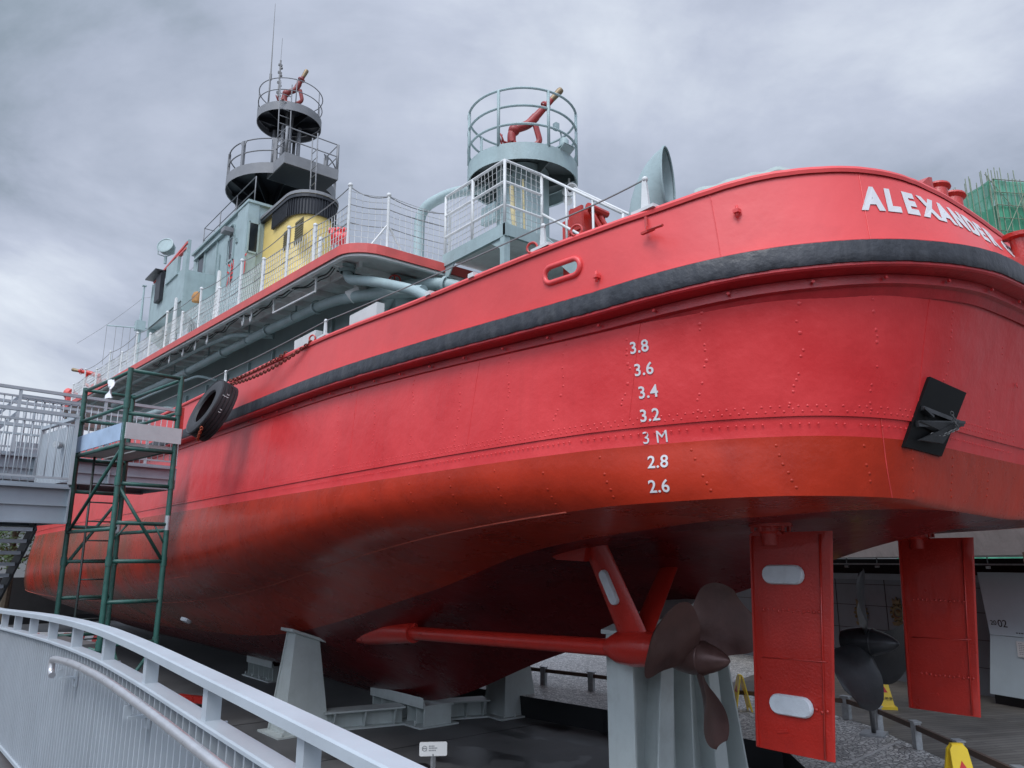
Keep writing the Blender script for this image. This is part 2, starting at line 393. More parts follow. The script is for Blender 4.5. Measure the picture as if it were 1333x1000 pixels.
def wet_concrete():
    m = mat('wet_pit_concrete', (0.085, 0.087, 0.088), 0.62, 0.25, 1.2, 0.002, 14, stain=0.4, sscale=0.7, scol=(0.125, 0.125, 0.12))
    nt = m.node_tree; b = nt.nodes['Principled BSDF']; N = nt.nodes.new; L = nt.links.new
    t = N('ShaderNodeTexCoord'); mp = N('ShaderNodeMapping'); mp.inputs['Scale'].default_value = (1.0, 0.55, 1); L(t.outputs['Object'], mp.inputs[0])
    n = N('ShaderNodeTexNoise'); n.inputs['Scale'].default_value = 1.15; n.inputs['Detail'].default_value = 5; n.inputs['Distortion'].default_value = 1.3
    L(mp.outputs[0], n.inputs['Vector'])
    r = N('ShaderNodeValToRGB'); L(n.outputs[0], r.inputs[0])
    r.color_ramp.elements[0].position = 0.545; r.color_ramp.elements[0].color = (0, 0, 0, 1)
    r.color_ramp.elements[1].position = 0.565; r.color_ramp.elements[1].color = (1, 1, 1, 1)
    src = b.inputs['Base Color'].links[0].from_socket
    sx = N('ShaderNodeSeparateXYZ'); L(t.outputs['Object'], sx.inputs[0])
    mr = N('ShaderNodeMapRange'); L(sx.outputs[1], mr.inputs[0]); mr.inputs[1].default_value = 11.8; mr.inputs[2].default_value = 13.0; mr.inputs[3].default_value = 1; mr.inputs[4].default_value = 0
    mm = N('ShaderNodeMath'); mm.operation = 'MULTIPLY'; L(r.outputs[0], mm.inputs[0]); L(mr.outputs[0], mm.inputs[1])
    class _O: outputs = [mm.outputs[0]]
    r = _O
    mx = N('ShaderNodeMix'); mx.data_type = 'RGBA'; L(r.outputs[0], mx.inputs[0]); L(src, mx.inputs[6]); mx.inputs[7].default_value = (0.012, 0.013, 0.014, 1)
    L(mx.outputs[2], b.inputs['Base Color'])
    rs = b.inputs['Roughness'].links[0].from_socket
    m2 = N('ShaderNodeMix'); L(r.outputs[0], m2.inputs[0]); L(rs, m2.inputs[2]); m2.inputs[3].default_value = 0.42
    L(m2.outputs[0], b.inputs['Roughness'])
    return m
WET = wet_concrete()
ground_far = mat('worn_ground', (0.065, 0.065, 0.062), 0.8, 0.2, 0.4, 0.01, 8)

# pit outline (plan)
PIT = [(3.2, 5.1), (9.0, 5.1), (10.95, 7.1), (11.0, 10.9), (10.7, 13.4), (10.5, 16), (12.5, 30), (12.5, 47), (3.0, 47), (3.0, 20)]
def build_ground():
    mb = MB()
    out = [(-1500, -1500), (1500, -1500), (1500, 1500), (-1500, 1500)]
    bm = bmesh.new()
    ov = [bm.verts.new((x, y, GZ)) for x, y in out]; pv = [bm.verts.new((x, y, GZ)) for x, y in PIT]
    es = [bm.edges.new((ov[i], ov[(i + 1) % 4])) for i in range(4)] + [bm.edges.new((pv[i], pv[(i + 1) % len(pv)])) for i in range(len(pv))]
    bmesh.ops.triangle_fill(bm, use_beauty=True, edges=es)
    bm.verts.index_update()
    mb.add([tuple(v.co) for v in bm.verts], [[v.index for v in f.verts] for f in bm.faces])
    bm.free()
    n = len(PIT)
    for i in range(n):
        a, b = PIT[i], PIT[(i + 1) % n]
        mb.add([(a[0], a[1], GZ), (b[0], b[1], GZ), (b[0], b[1], -3.1), (a[0], a[1], -3.1)], [(0, 1, 2, 3)], mi=1)
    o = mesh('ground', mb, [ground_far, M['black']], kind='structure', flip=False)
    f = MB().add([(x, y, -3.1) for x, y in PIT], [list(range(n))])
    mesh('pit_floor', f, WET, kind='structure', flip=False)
build_ground()
fj = MB()
for y_ in (8.6, 12.2, 15.8): fj.bar((4.6, y_, -3.097), (10.6, y_, -3.097), .014, .004)
mesh('floor_joint', fj, M['black'], kind='structure')
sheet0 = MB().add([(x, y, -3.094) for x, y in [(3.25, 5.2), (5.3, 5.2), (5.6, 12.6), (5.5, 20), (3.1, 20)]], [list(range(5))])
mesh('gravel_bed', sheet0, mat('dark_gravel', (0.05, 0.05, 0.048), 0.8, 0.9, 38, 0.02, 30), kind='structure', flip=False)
# pebble paving on the far side of the pit, a thin sheet
def sheet(name, pts, z, m):
    return mesh(name, MB().add([(x, y, z) for x, y in pts], [list(range(len(pts)))]), m, kind='structure', flip=False)
sheet('pebble_path', [(9.0, 5.1), (10.95, 7.1), (11.0, 10.9), (10.7, 13.4), (10.5, 16), (12.5, 30), (12.5, 60), (30, 60), (30, 15.5), (14.6, 11.0), (14.2, 8.6), (13.35, 6.9), (11.6, 4.75), (9.2, 2.2), (6, 2.2), (6, 5.1)], GZ + 0.004, PEB)
# pale mortar joint between two pebble fields
mesh('paving_joint', MB().bar((10.62, 5.95, GZ + 0.007), (12.62, 6.15, GZ + 0.007), 0.06, 0.004), M['bandwall'], kind='structure')

def plank_mat():
    m = mat('grey_deck_planks', (0.150, 0.138, 0.120), 0.55, 0.25, 0.8, 0.002, 20, stain=0.55, sscale=1.1, scol=(0.05, 0.05, 0.052))
    nt = m.node_tree; b = nt.nodes['Principled BSDF']; N = nt.nodes.new; L = nt.links.new
    t = N('ShaderNodeTexCoord'); mp = N('ShaderNodeMapping'); mp.inputs['Rotation'].default_value = (0, 0, R(24)); L(t.outputs['Object'], mp.inputs[0])
    w = N('ShaderNodeTexBrick'); L(mp.outputs[0], w.inputs[0]); w.inputs['Scale'].default_value = 1.0
    w.inputs['Brick Width'].default_value = 3.4; w.inputs['Row Height'].default_value = 0.13; w.inputs['Mortar Size'].default_value = 0.007
    w.inputs['Color1'].default_value = (1, 1, 1, 1); w.inputs['Color2'].default_value = (0.72, 0.71, 0.70, 1); w.inputs['Mortar'].default_value = (0.12, 0.12, 0.12, 1)
    src = b.inputs['Base Color'].links[0].from_socket
    mx = N('ShaderNodeMix'); mx.data_type = 'RGBA'; mx.blend_type = 'MULTIPLY'; mx.inputs[0].default_value = 1
    L(src, mx.inputs[6]); L(w.outputs[0], mx.inputs[7]); L(mx.outputs[2], b.inputs['Base Color'])
    return m
sheet('timber_deck', [(14.6, 11.0), (14.2, 8.6), (13.35, 6.9), (11.6, 4.75), (9.2, 2.2), (6, -4), (40, -4), (40, 18), (30, 15.5)], GZ + 0.006, plank_mat())

# dark wall added beyond the pit to close off light seen under the hull
wl_ = MB(); wl_.bar((13.6, 19.5, -1.85), (14.2, 62, -1.85), .3, 1.75); wl_.bar((2.0, 47.2, -1.8), (14.2, 47.2, -1.8), .3, 2.0)
mesh('added_dark_wall', wl_, mat('dark_wall', (.022, .022, .023), .8, .3, 2), None, 'long low dark wall added beyond the pit to darken the gap under the hull', 'wall', base=(13.6, 19.5, -2.7))
# the walkway the photographer stands on, with a ramp falling aft
def walkway():
    mb = MB()
    ys = [60, 12, 9, 4.9, 4.0, 2.4, 0, -6]; zs = [-1.62, -1.60, -1.57, -1.52, -1.56, -1.64, -1.75, -2.05]
    rows = [[(-6, y, z) for y, z in zip(ys, zs)], [(1.16, y, z) for y, z in zip(ys, zs)], [(1.16, y, GZ - 0.5) for y in ys]]
    mb.grid(rows, False)
    mesh('walkway', mb, mat('walkway_paving', (0.09, 0.09, 0.09), 0.6, 0.2, 3, 0.004, 20, stain=0.5, scol=(0.06, 0.06, 0.06)), kind='structure', flip=False)
walkway()

# ================================================================== THE SHIP
ship = thing('fireboat', 'big red fireboat with black fender, pale green upperworks and yellow funnel standing on steel supports', 'fireboat', (CLX, 20.0, -2.7))
# control stations from the stern centreline (first) to the stem (last): half breadth, Y, z
OUT = [(0, 2.15, 2.62), (1.2, 2.15, 2.6), (2.02, 2.18, 2.555), (2.8, 2.4, 2.5), (3.42, 2.72, 2.43), (3.83, 3.22, 2.4), (4.12, 3.85, 2.36), (4.26, 4.75, 2.35), (4.37, 7.5, 2.475), (4.4, 10, 2.565), (4.4, 15, 2.6), (4.4, 20, 2.64), (4.38, 29, 2.86), (4.2, 36, 3.2), (3.4, 41, 3.5), (2.1, 44.6, 3.75), (0, 46.8, 3.95)]
TOP = [(0, 2.56, 3.26), (1.2, 2.54, 3.26), (2.0, 2.56, 3.25), (2.66, 2.63, 3.21), (3.24, 2.83, 3.14), (3.7, 3.27, 3.08), (4.0, 4.0, 3.0), (4.21, 5.2, 2.975), (4.28, 7.5, 3.03), (4.3, 10, 3.14), (4.31, 15, 3.19), (4.32, 20, 3.24), (4.34, 29, 3.5), (4.25, 36, 3.95), (3.5, 41.4, 4.35), (2.2, 45.2, 4.65), (0, 47.6, 4.9)]
WL = [(0, 2.82, 0.97), (1.2, 2.8, 0.97), (1.95, 2.79, 0.97), (2.6, 2.84, 0.97), (3.2, 3.12, 0.97), (3.58, 3.58, 0.97), (3.82, 4.1, 0.97), (4.08, 5.05, 0.97), (4.23, 7.5, 0.97), (4.27, 10, 0.97), (4.28, 15, 0.97), (4.28, 20, 0.97), (4.28, 29, 0.97), (4.0, 36.5, 0.97), (3.0, 41.5, 0.97), (1.5, 44.6, 0.97), (0, 46.0, 0.97)]
KN = [(0, 2.96, 0.46), (1.1, 2.94, 0.48), (1.85, 2.91, 0.495), (2.48, 2.92, 0.5), (3.03, 3.08, 0.5), (3.45, 3.42, 0.5), (3.72, 3.92, 0.49), (3.93, 4.95, 0.465), (3.78, 7.5, 0.32), (3.50, 10.0, 0.09), (3.36, 15.6, -0.66), (3.45, 21, -1.0), (3.85, 30, -1.18), (4.0, 36.5, -1.15), (3.2, 41.5, -1.1), (1.6, 44.2, -0.9), (0, 45.6, -0.6)]
MID = [(0, 2.9, 0.7), (1.15, 2.88, 0.7), (1.9, 2.86, 0.7), (2.55, 2.89, 0.7), (3.12, 3.1, 0.7), (3.53, 3.51, 0.7), (3.79, 4.02, 0.7), (4.05, 5.0, 0.69), (4.15, 7.45, 0.60), (4.16, 9.9, 0.44), (4.20, 15, -0.05), (4.22, 20, -0.3), (4.32, 29.5, -0.4), (4.15, 36.5, -0.35), (3.2, 41.8, -0.2), (1.6, 44.4, 0), (0, 45.8, 0.2)]
BOT = [(0, 3.02, 0.45), (0.45, 3.02, 0.46), (0.8, 3.03, 0.47), (1.1, 3.08, 0.47), (1.35, 3.25, 0.46), (1.5, 3.6, 0.44), (1.55, 4.2, 0.4), (1.45, 5.2, 0.34), (1.3, 7.5, 0.04), (1.3, 9.9, -0.78), (1.4, 15, -1.98), (1.4, 20, -2.2), (1.4, 28, -2.25), (1.3, 35, -2.2), (0.9, 40, -2.0), (0.4, 43.4, -1.5), (0, 45.4, -0.8)]
CEN = [(0, 3.06, 0.44), (0, 3.08, 0.44), (0, 3.12, 0.44), (0, 3.2, 0.43), (0, 3.35, 0.4), (0, 3.7, 0.33), (0, 4.3, 0.19), (0, 5.3, -0.11), (0, 7.5, -0.78), (0, 9.95, -1.54), (0, 13.6, -2.67), (0, 20, -2.7), (0, 28, -2.7), (0, 35, -2.7), (0, 40, -2.55), (0, 43, -1.9), (0, 45.3, -0.9)]
def cr_eval(T, k):
    k = max(0.0, min(k, len(T) - 1.0001)); i = int(k); t = k - i
    P = lambda j: Vector(T[max(0, min(j, len(T) - 1))])
    def Pm(j):
        if j < 0: p = Vector(T[-j]); return Vector((-p.x, p.y, p.z))
        return P(j)
    p0, p1, p2, p3 = Pm(i - 1), P(i), P(i + 1), P(i + 2)
    # non-uniform (centripetal-like) tangents keep the curve calm where spacing changes
    d1 = (p2 - p1).length; d0 = max((p1 - p0).length, 1e-4); d2 = max((p3 - p2).length, 1e-4)
    m1 = ((p1 - p0) / d0 * d1 + (p2 - p1) * (d0 / d1 if d1 > 1e-6 else 1)) * (d1 / (d0 + d1)) if False else ((p2 - p0) * (d1 / (d0 + d1)))
    m2 = ((p3 - p1) * (d1 / (d1 + d2)))
    a = t * t * (3 - 2 * t); h = t * t * t - 2 * t * t + t; g = t * t * t - t * t
    return p1 * (1 - a) + p2 * a + m1 * h + m2 * g
def W(p, side=-1): return Vector((CLX + side * p[0], p[1], p[2]))
def inset(T, d, dz, k):
    """plan-inset of a level curve"""
    p = cr_eval(T, k); e = 0.02
    a = cr_eval(T, max(0, k - e)); b = cr_eval(T, min(len(T) - 1.001, k + e))
    if k < e: a = Vector((-b.x, b.y, b.z))
    tx, ty = b.x - a.x, b.y - a.y; l = math.hypot(tx, ty) or 1
    nx, ny = ty / l, -tx / l      # outward for increasing k on the +b side
    q = Vector((p.x - nx * d, p.y - ny * d, p.z + dz))
    if q.x < 0: q.x = 0
    return q
def UF(k): return inset(OUT, 0.20, -0.235, k)
KS = []
for i in range(16):
    n = 7 if i < 7 else 12
    KS += [i + j / n for j in range(n)]
KS = sorted(set(KS + [16 - 1e-3])) 
HS = sorted(set([k for k in KS] + [7 + j / 60 for j in range(0, 18)]))   # finer where the fairlead goes
SEAMV = 0.62          # fraction of the topside (from fender to waterline) where the plate lap runs
def topside(k, v):
    a = UF(k); b = cr_eval(WL, k)
    zc = a.z + (b.z - a.z) * v
    f = v ** 0.85
    p = a.lerp(b, f); p.z = zc
    return p
def vseam(k):
    a = UF(k); return (a.z - 1.125) / (a.z - 0.97)
def hull_mesh(side):
    mb = MB()
    S = lambda p: W(p, side)
    rows = [[S(topside(k, vseam(k) * j / 12)) for k in KS] for j in range(13)]
    mb.grid(rows)
    rows = [[S(topside(k, vseam(k) + (1 - vseam(k)) * j / 2) + Vector((0, 0, 0)) - (Vector((.012, 0, 0)) if j == 0 else Vector((.012, 0, 0)))) for k in KS] for j in range(3)]
    # plate lap: the strake below sits a little inside the one above
    rows = [[S(inset_pt(k, vseam(k) + (1 - vseam(k)) * j / 2, 0.014)) for k in KS] for j in range(3)]
    mb.grid([[S(topside(k, vseam(k))) for k in KS], rows[0]], False)
    mb.grid(rows)
    # boot topping to the knuckle / bilge
    rows = []
    for j in range(9):
        v = j / 8
        r = []
        for k in KS:
            w, m, n = inset_pt(k, 1, 0.014), cr_eval(MID, k), cr_eval(KN, k)
            # quadratic through the three levels; sharp-knuckled aft, rounded bilge forward
            q = w * ((1 - v) * (1 - 2 * v)) + m * (4 * v * (1 - v)) + n * (v * (2 * v - 1))
            r.append(S(q))
        rows.append(r)
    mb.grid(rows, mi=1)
    rows = []
    for j in range(11):
        v = j / 10
        r = []
        for k in KS:
            n, bt, c = cr_eval(KN, k), cr_eval(BOT, k), cr_eval(CEN, k)
            if v < 0.75: q = n.lerp(bt, v / 0.75)
            else: q = bt.lerp(c, (v - 0.75) / 0.25)
            if 0 < v < 0.75: q.z -= 0.04 * math.sin(math.pi * v / 0.75)
            r.append(S(q))
        rows.append(r)
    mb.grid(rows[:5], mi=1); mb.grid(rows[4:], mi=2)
    return mb
def inset_pt(k, v, d):
    p = topside(k, v); e = 0.02
    a = topside(max(0, k - e), v); b = topside(min(16, k + e), v)
    if k < e: a = Vector((-b.x, b.y, b.z))
    tx, ty = b.x - a.x, b.y - a.y; l = math.hypot(tx, ty) or 1
    return Vector((max(0, p.x - ty / l * d), p.y + tx / l * d, p.z))
hm = hull_mesh(-1); h2 = hull_mesh(1)
hm.add(h2.v, h2.f, True); 
hm.mi[-len(h2.f):] = h2.mi; hm.sm[-len(h2.f):] = h2.sm

# rivet heads, in rows, on the port side and the transom (part of the plating)
def topn(k, v, side=-1):
    e = 0.03
    a, b = topside(k, v), topside(min(16, k + e), v); c = topside(k, min(1, v + .05))
    n = (W(b, side) - W(a, side)).cross(W(c, side) - W(a, side)).normalized()
    if n.dot(W(a, side) - Vector((CLX, a.y + 3, a.z))) < 0: n = -n
    return W(a, side), n
def rivet(mb, p, n, r=0.014, h=0.008, mi=0):
    h *= 0.62; r *= .92
    mb.lathe([(r * 1.05, 0), (r * .8, h * .65), (r * .4, h), (0.0005, h * 1.05)], p, n, 7, mi)
def k_of_arc():
    t = [(0, 0.0)]; acc = 0; pk = W(topside(0, .5)); k = 0
    while k < 13:
        k += 0.02; q = W(topside(k, .5)); acc += (q - pk).length; pk = q; t.append((acc, k))
    return t
ARC = k_of_arc()
def k_at(s):
    lo, hi = 0, len(ARC) - 1
    while hi - lo > 1:
        m = (lo + hi) // 2
        if ARC[m][0] < s: lo = m
        else: hi = m
    a, b = ARC[lo], ARC[hi]
    return a[1] + (b[1] - a[1]) * (s - a[0]) / max(1e-6, b[0] - a[0])
s = 0.2
while s < 19:
    k = k_at(s); vs_ = vseam(k)
    for dv, off in ((0.030, 0), (0.065, 0.5), (-0.02, 0.25)) if s < 12 else ((0.03, 0),):
        kk = k_at(s + off * 0.07)
        p, n = topn(kk, vs_ - dv if dv > 0 else vs_ + 0.05)
        if random.random() > 0.08: rivet(hm, p, n, 0.011 if dv > 0 else .010, 0.006)
    s += 0.07
for s0 in [0.9, 2.0, 2.9, 3.55, 4.3, 5.0, 5.75, 6.5, 7.3, 8.2, 9.1, 10.1, 11.1, 12.2, 13.4, 14.8, 16.4]:
    for j in range(24):
        if random.random() < 0.40: continue
        v = 0.03 + j * 0.038
        if v > 0.86: break
        p, n = topn(k_at(s0 + random.uniform(-.012, .012) + 0.03 * math.sin(j * .4)), v)
        rivet(hm, p, n, 0.013 if random.random() < .8 else 0.018, 0.006)
# dents of the framing are in the paint's relief; extra rivets on the boot topping
def mid_pt(k, v):
    w, m, n = inset_pt(k, 1, 0.014), cr_eval(MID, k), cr_eval(KN, k)
    return W(w * ((1 - v) * (1 - 2 * v)) + m * (4 * v * (1 - v)) + n * (v * (2 * v - 1)))
for s0 in [0.7, 1.6, 2.4, 3.0, 3.7, 4.4, 5.2, 5.9, 6.6, 7.4, 8.2, 9.0, 10, 11, 12, 13, 14, 15, 16.2, 17.5, 19, 20.5, 22, 24]:
    for j in range(6):
        if random.random() < 0.2: continue
        k = k_at(s0 + random.uniform(-.01, .01)); v = .12 + j * .14
        a = mid_pt(k, v); b = mid_pt(k + .02, v); c = mid_pt(k, v + .03)
        n = (b - a).cross(c - a).normalized()
        if n.dot(a - Vector((CLX, a.y + 3, a.z))) < 0: n = -n
        rivet(hm, a, n, 0.015, 0.008, 1)
# four bolt heads in a square, and a welded butt joint
# green-brown weathering of the forward bottom paint
def grime(m, y0, y1, zlim):
    nt = m.node_tree; b = nt.nodes['Principled BSDF']; N = nt.nodes.new; L = nt.links.new
    t = N('ShaderNodeTexCoord'); sx = N('ShaderNodeSeparateXYZ'); L(t.outputs['Object'], sx.inputs[0])
    mr = N('ShaderNodeMapRange'); L(sx.outputs[1], mr.inputs[0]); mr.inputs[1].default_value = y0; mr.inputs[2].default_value = y1
    mp = N('ShaderNodeMapping'); mp.inputs['Scale'].default_value = (.5, .35, .25); L(t.outputs['Object'], mp.inputs[0])
    n = N('ShaderNodeTexNoise'); n.inputs['Scale'].default_value = 1.6; n.inputs['Detail'].default_value = 8; L(mp.outputs[0], n.inputs['Vector'])
    r_ = N('ShaderNodeValToRGB'); L(n.outputs[0], r_.inputs[0]); r_.color_ramp.elements[0].position = .36; r_.color_ramp.elements[1].position = .60
    mm = N('ShaderNodeMath'); mm.operation = 'MULTIPLY'; L(mr.outputs[0], mm.inputs[0]); L(r_.outputs[0], mm.inputs[1])
    m2 = N('ShaderNodeMath'); m2.operation = 'MULTIPLY'; L(mm.outputs[0], m2.inputs[0]); m2.inputs[1].default_value = .75
    src = b.inputs['Base Color'].links[0].from_socket
    mx = N('ShaderNodeMix'); mx.data_type = 'RGBA'; L(m2.outputs[0], mx.inputs[0]); L(src, mx.inputs[6]); mx.inputs[7].default_value = (.085, .055, .030, 1); L(mx.outputs[2], b.inputs['Base Color'])
grime(M['anti'], -4.5, 1.5, 1)
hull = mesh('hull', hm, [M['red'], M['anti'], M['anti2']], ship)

# weld bead along the bilge
def kn_pt(k, side=-1, d=0.0):
    p = cr_eval(KN, k); return W((p.x + d, p.y, p.z), side)
wb = MB(); wb.tube([kn_pt(7.15 + i * 0.06) for i in range(110)], 0.008, 6)
mesh('bilge_weld', wb, mat('bilge_weld_paint', (0.50, 0.10, 0.065), 0.45, 0.2, 6), ship)
# butt joints: thin raised vertical seams
sj = MB()
def seam_line(mb, pts, r=0.005): mb.tube(pts, r, 5)
seam_line(sj, [W(inset_pt(kq, vq, .012)) for kq, vq in ((3.22, .88), (3.2, .94), (3.18, 1.0))] + [mid_pt(kq, vq) for kq, vq in ((3.17, .25), (3.16, .5), (3.15, .75), (3.15, 1))], 0.006)
for s0 in (2.35, 4.9, 7.0, 9.6, 12.4):
    k = k_at(s0); s5 = MB(); seam_line(s5, [W(topside(k + .04 * v, v)) for v in (.02, .2, .4, .6, .8)], 0.0035); mesh('plate_seam', s5, M['red'], hull)
mesh('butt_weld', sj, mat('butt_weld_paint', (0.56, 0.05, 0.045), 0.45, 0.2, 6), ship)
# outline of a welded-in plate on the boot topping, and short weld lines
ol = MB()
seam_line(ol, [mid_pt(10.78, .12), mid_pt(10.78, .62), mid_pt(10.3, .60), mid_pt(9.86, .64), mid_pt(9.72, .72), mid_pt(9.62, .96)], 0.005)
mesh('plate_outline', ol, mat('plate_outline_paint', (0.42, 0.07, 0.045), 0.45, 0.2, 6), ship)
# rubbing dark line of shadow under lap is real geometry; docking anodes on the bilge
def stadium(mb, c, xd, yd, L_, W_, th, mi=0):
    xd, yd = Vector(xd).normalized(), Vector(yd).normalized(); nn = xd.cross(yd).normalized(); c = Vector(c)
    def ring(sc, h):
        o = []
        for s_, a0 in ((1, -90), (-1, 90)):
            for j in range(9):
                a = R(a0 + 180 * j / 8)
                r = W_ / 2 * sc
                o.append(c + xd * (s_ * (L_ - W_) / 2 + math.cos(a) * r) + yd * (math.sin(a) * r) + nn * h)
        return o
    rings = [ring(1, 0), ring(1, th * .6), ring(.86, th), ring(.5, th)]
    mb.grid(rings, True, mi, closed=True)
    mb.add(rings[-1], [list(range(len(rings[-1])))], False, mi)
    return mb
an = MB(); p = atx(243, 806, 5.55)
stadium(an, p, (0, 1, 0.02), (0.85, 0, -0.5), 0.42, 0.17, 0.07)
mesh('hull_anode', an, M['zinc'], ship)

# ---- fender and its steel channel
def sweep(T, prof, side, ks, jit=0.0):
    rows = []
    for d, dz in prof:
        r = []
        for k in ks:
            p = inset(T, d, dz, k)
            if jit:
                q = W(p, side); nz = mnoise.noise(q * 9) * jit + mnoise.noise(q * 30) * jit * .6
                p = inset(T, d + abs(nz) * (1 if d < .06 else 0) - 0.002, dz + (nz * .9 if abs(dz) > .02 else nz * .5), k)
            r.append(W(p, side))
        rows.append(r)
    return rows
fk = []
for i in range(16):
    n = 40 if i < 10 else (60 if i == 10 else 30)
    if i in (7, 8, 9): n = 90
    fk += [i + j / n for j in range(n)]
fk.append(15.98)
fd = MB()
for sd, ks in ((-1, fk), (1, KS)):
    rows = sweep(OUT, [(0.10, 0.0), (0.004, -0.002), (0.0, -0.045), (0.0, -0.10), (0.0, -0.15), (0.010, -0.178), (0.10, -0.18)], sd, ks, 0.006 if sd < 0 else 0)
    fd.grid(rows)
fender = mesh('rubbing_fender', fd, M['fender'], ship)
ch = MB()
for sd in (-1, 1):
    ks = fk if sd < 0 else KS
    ch.grid(sweep(OUT, [(0.13, 0.012), (0.022, 0.010), (0.022, -0.20), (0.035, -0.215), (0.20, -0.235)], sd, ks), False)
    ch.grid(sweep(OUT, [(0.17, -0.235), (0.17, -0.31), (0.21, -0.325), (0.25, -0.40)], sd, ks))
chan = mesh('fender_channel', ch, mat('fender_channel_paint', (0.42, 0.016, 0.020), 0.35, 0.2, 3.0, 0.004, 20), ship)
s = 0.4
while s < 14:
    bl = MB(); k = k_at(s); p = W(inset(OUT, 0.15, -0.27, k)); q = W(inset(OUT, 0.10, -0.27, k)); n = (q - p).normalized()
    bl.lathe([(0.014, 0), (0.014, 0.02), (0.0, 0.022)], p, n, 6)
    s += 0.62
    mesh('fender_bolt', bl, M['red'], chan)

# ---- bulwark
FK = {(732, 353): (7.0235, 0.5545), (960, 277): (5.164, 0.6025), (779, 361): (6.748, 0.2735), (1122, 266): (3.558, 0.5285)}
FH = {(822, 453): (6.49, 0.25), (826, 484): (6.42, 0.45), (831, 515): (6.36, 0.65), (834, 546): (6.33, 0.8), (837, 577): (6.3, 1.0), (843, 609): (6.31, 1.35), (847, 641): (6.39, 1.8), (1213, 543): (2.23, 0.85), (1207, 490): (2.44, 0.6), (1255, 510): (1.51, 0.65), (1222, 596): (1.9, 1.15), (1173, 583): (2.86, 1.1), (1186, 558): (2.65, 0.9), (1246, 550): (1.57, 0.85), (1196, 530): (2.56, 0.8), (1222, 566): (1.95, 0.95), (1204, 545): (2.39, 0.85), (1188, 570): (2.62, 1.0), (1234, 556): (1.77, 0.85), (1214, 580): (2.07, 1.0), (1227, 541): (1.96, 0.8), (1231, 556): (1.82, 0.9), (1215, 566): (2.09, 0.95), (1200, 567): (2.39, 0.95), (1319, 507): (0.36, 0.5)}
def bul_pt(k, v, side=-1, d=0.0):
    a = inset(OUT, 0.12, 0.004, k); b = cr_eval(TOP, k)
    p = a.lerp(b, v)
    p.y += 0; 
    if d:
        e = 0.02; a2 = inset(OUT, 0.12, 0, min(15.9, k + e)).lerp(cr_eval(TOP, min(15.9, k + e)), v)
        a1 = inset(OUT, 0.12, 0, max(0, k - e)).lerp(cr_eval(TOP, max(0, k - e)), v)
        if k < e: a1 = Vector((-a2.x, a2.y, a2.z))
        tx, ty = a2.x - a1.x, a2.y - a1.y; l = math.hypot(tx, ty) or 1
        p = Vector((p.x + ty / l * d, p.y - tx / l * d, p.z))
    return W(p, side)
def find_kv(px, py):
    if (px, py) in FK: return FK[(px, py)]
    best = None
    r = ray(px, py).normalized()
    for it in range(3):
        if it == 0: ks, vs = [i * 0.05 for i in range(230)], [j / 20 for j in range(21)]
        else:
            ks = [best[1] + (i - 10) * st[0] / 10 for i in range(21)]; vs = [best[2] + (j - 10) * st[1] / 10 for j in range(21)]
        for k in ks:
            if k < 0: continue
            for v in vs:
                p = bul_pt(k, v); d = p.cross(r).length
                if best is None or d < best[0]: best = (d, k, v)
        st = (0.05, 0.05) if it == 0 else (0.005, 0.005)
    FK[(px, py)] = (round(best[1], 4), round(best[2], 4)); return best[1], best[2]
hk, hv = find_kv(732, 353)
HC = bul_pt(hk, hv); HX = (bul_pt(hk + .05, hv) - bul_pt(hk - .05, hv)).normalized(); HYv = (bul_pt(hk, hv + .05) - bul_pt(hk, hv - .05)).normalized()
HNv = HX.cross(HYv).normalized(); HYv = HNv.cross(HX).normalized()
def in_hole(p, q):
    c = (p + q) / 2 - HC; x = c.dot(HX); y = c.dot(HYv)
    if abs((c - HX * x - HYv * y).length) > .15: return False
    return math.hypot(max(0, abs(x) - 0.15), y) < 0.074
BK = sorted(set([k for k in KS] + [hk + j * 0.006 for j in range(-30, 31)]))
bw = MB()
for sd in (-1, 1):
    vv = [j / 14 for j in range(15)] if sd > 0 else sorted(set([j / 14 for j in range(15)] + [min(1, max(0, hv + j * 0.025)) for j in range(-9, 10)]))
    sk = in_hole if sd < 0 else None
    bw.grid([[bul_pt(k, v, sd) for k in BK] for v in vv], skip=sk)
    bw.grid([[bul_pt(k, v, sd, -0.03) for k in BK] for v in vv], skip=sk)
bulwark = mesh('bulwark', bw, M['bulw'], ship, flip=False)
cap = MB()
for sd in (-1, 1):
    r0 = []
    for dd, dv in ((0.022, -0.03), (0.03, 0.0), (0.018, 0.025), (-0.05, 0.03), (-0.075, 0.0), (-0.06, -0.03)):
        r0.append([bul_pt(k, 1, sd, dd) + Vector((0, 0, dv + mnoise.noise(Vector((k * 6, dd * 9, sd))) * 0.004)) for k in KS])
    cap.grid(r0)
mesh('cap_rail', cap, M['bulw'], bulwark)
# low flange where the bulwark plating laps on the deck edge
fl = MB()
fl.tube([bul_pt(k, 0.045, -1, 0.006) for k in KS if k < 12], 0.009, 6)
for s0 in (1.35, 3.0, 4.15):
    k = k_at(s0); fl.tube([bul_pt(k + .06 * t, t, -1, 0.002) for t in (0.05, .3, .6, .95)], 0.004, 5)
mesh('plate_joint', fl, M['bulw'], bulwark)
# fairlead (mooring port): a stadium-shaped rolled ring through the plating
rg = MB(); nn_ = HX.cross(HYv).normalized(); nn_ = nn_ if nn_.dot(HC) < 0 else -nn_
pts = []
for s_, a0 in ((1, -90), (-1, 90)):
    for j in range(10):
        a = R(a0 + 180 * j / 9); pts.append(HC + HX * (s_ * 0.15 + math.cos(a) * 0.080) + HYv * (math.sin(a) * 0.080) + nn_ * 0.005)
rg.tube(pts, 0.027, 10, closed=True)
mesh('fairlead', rg, M['bulw'], bulwark)
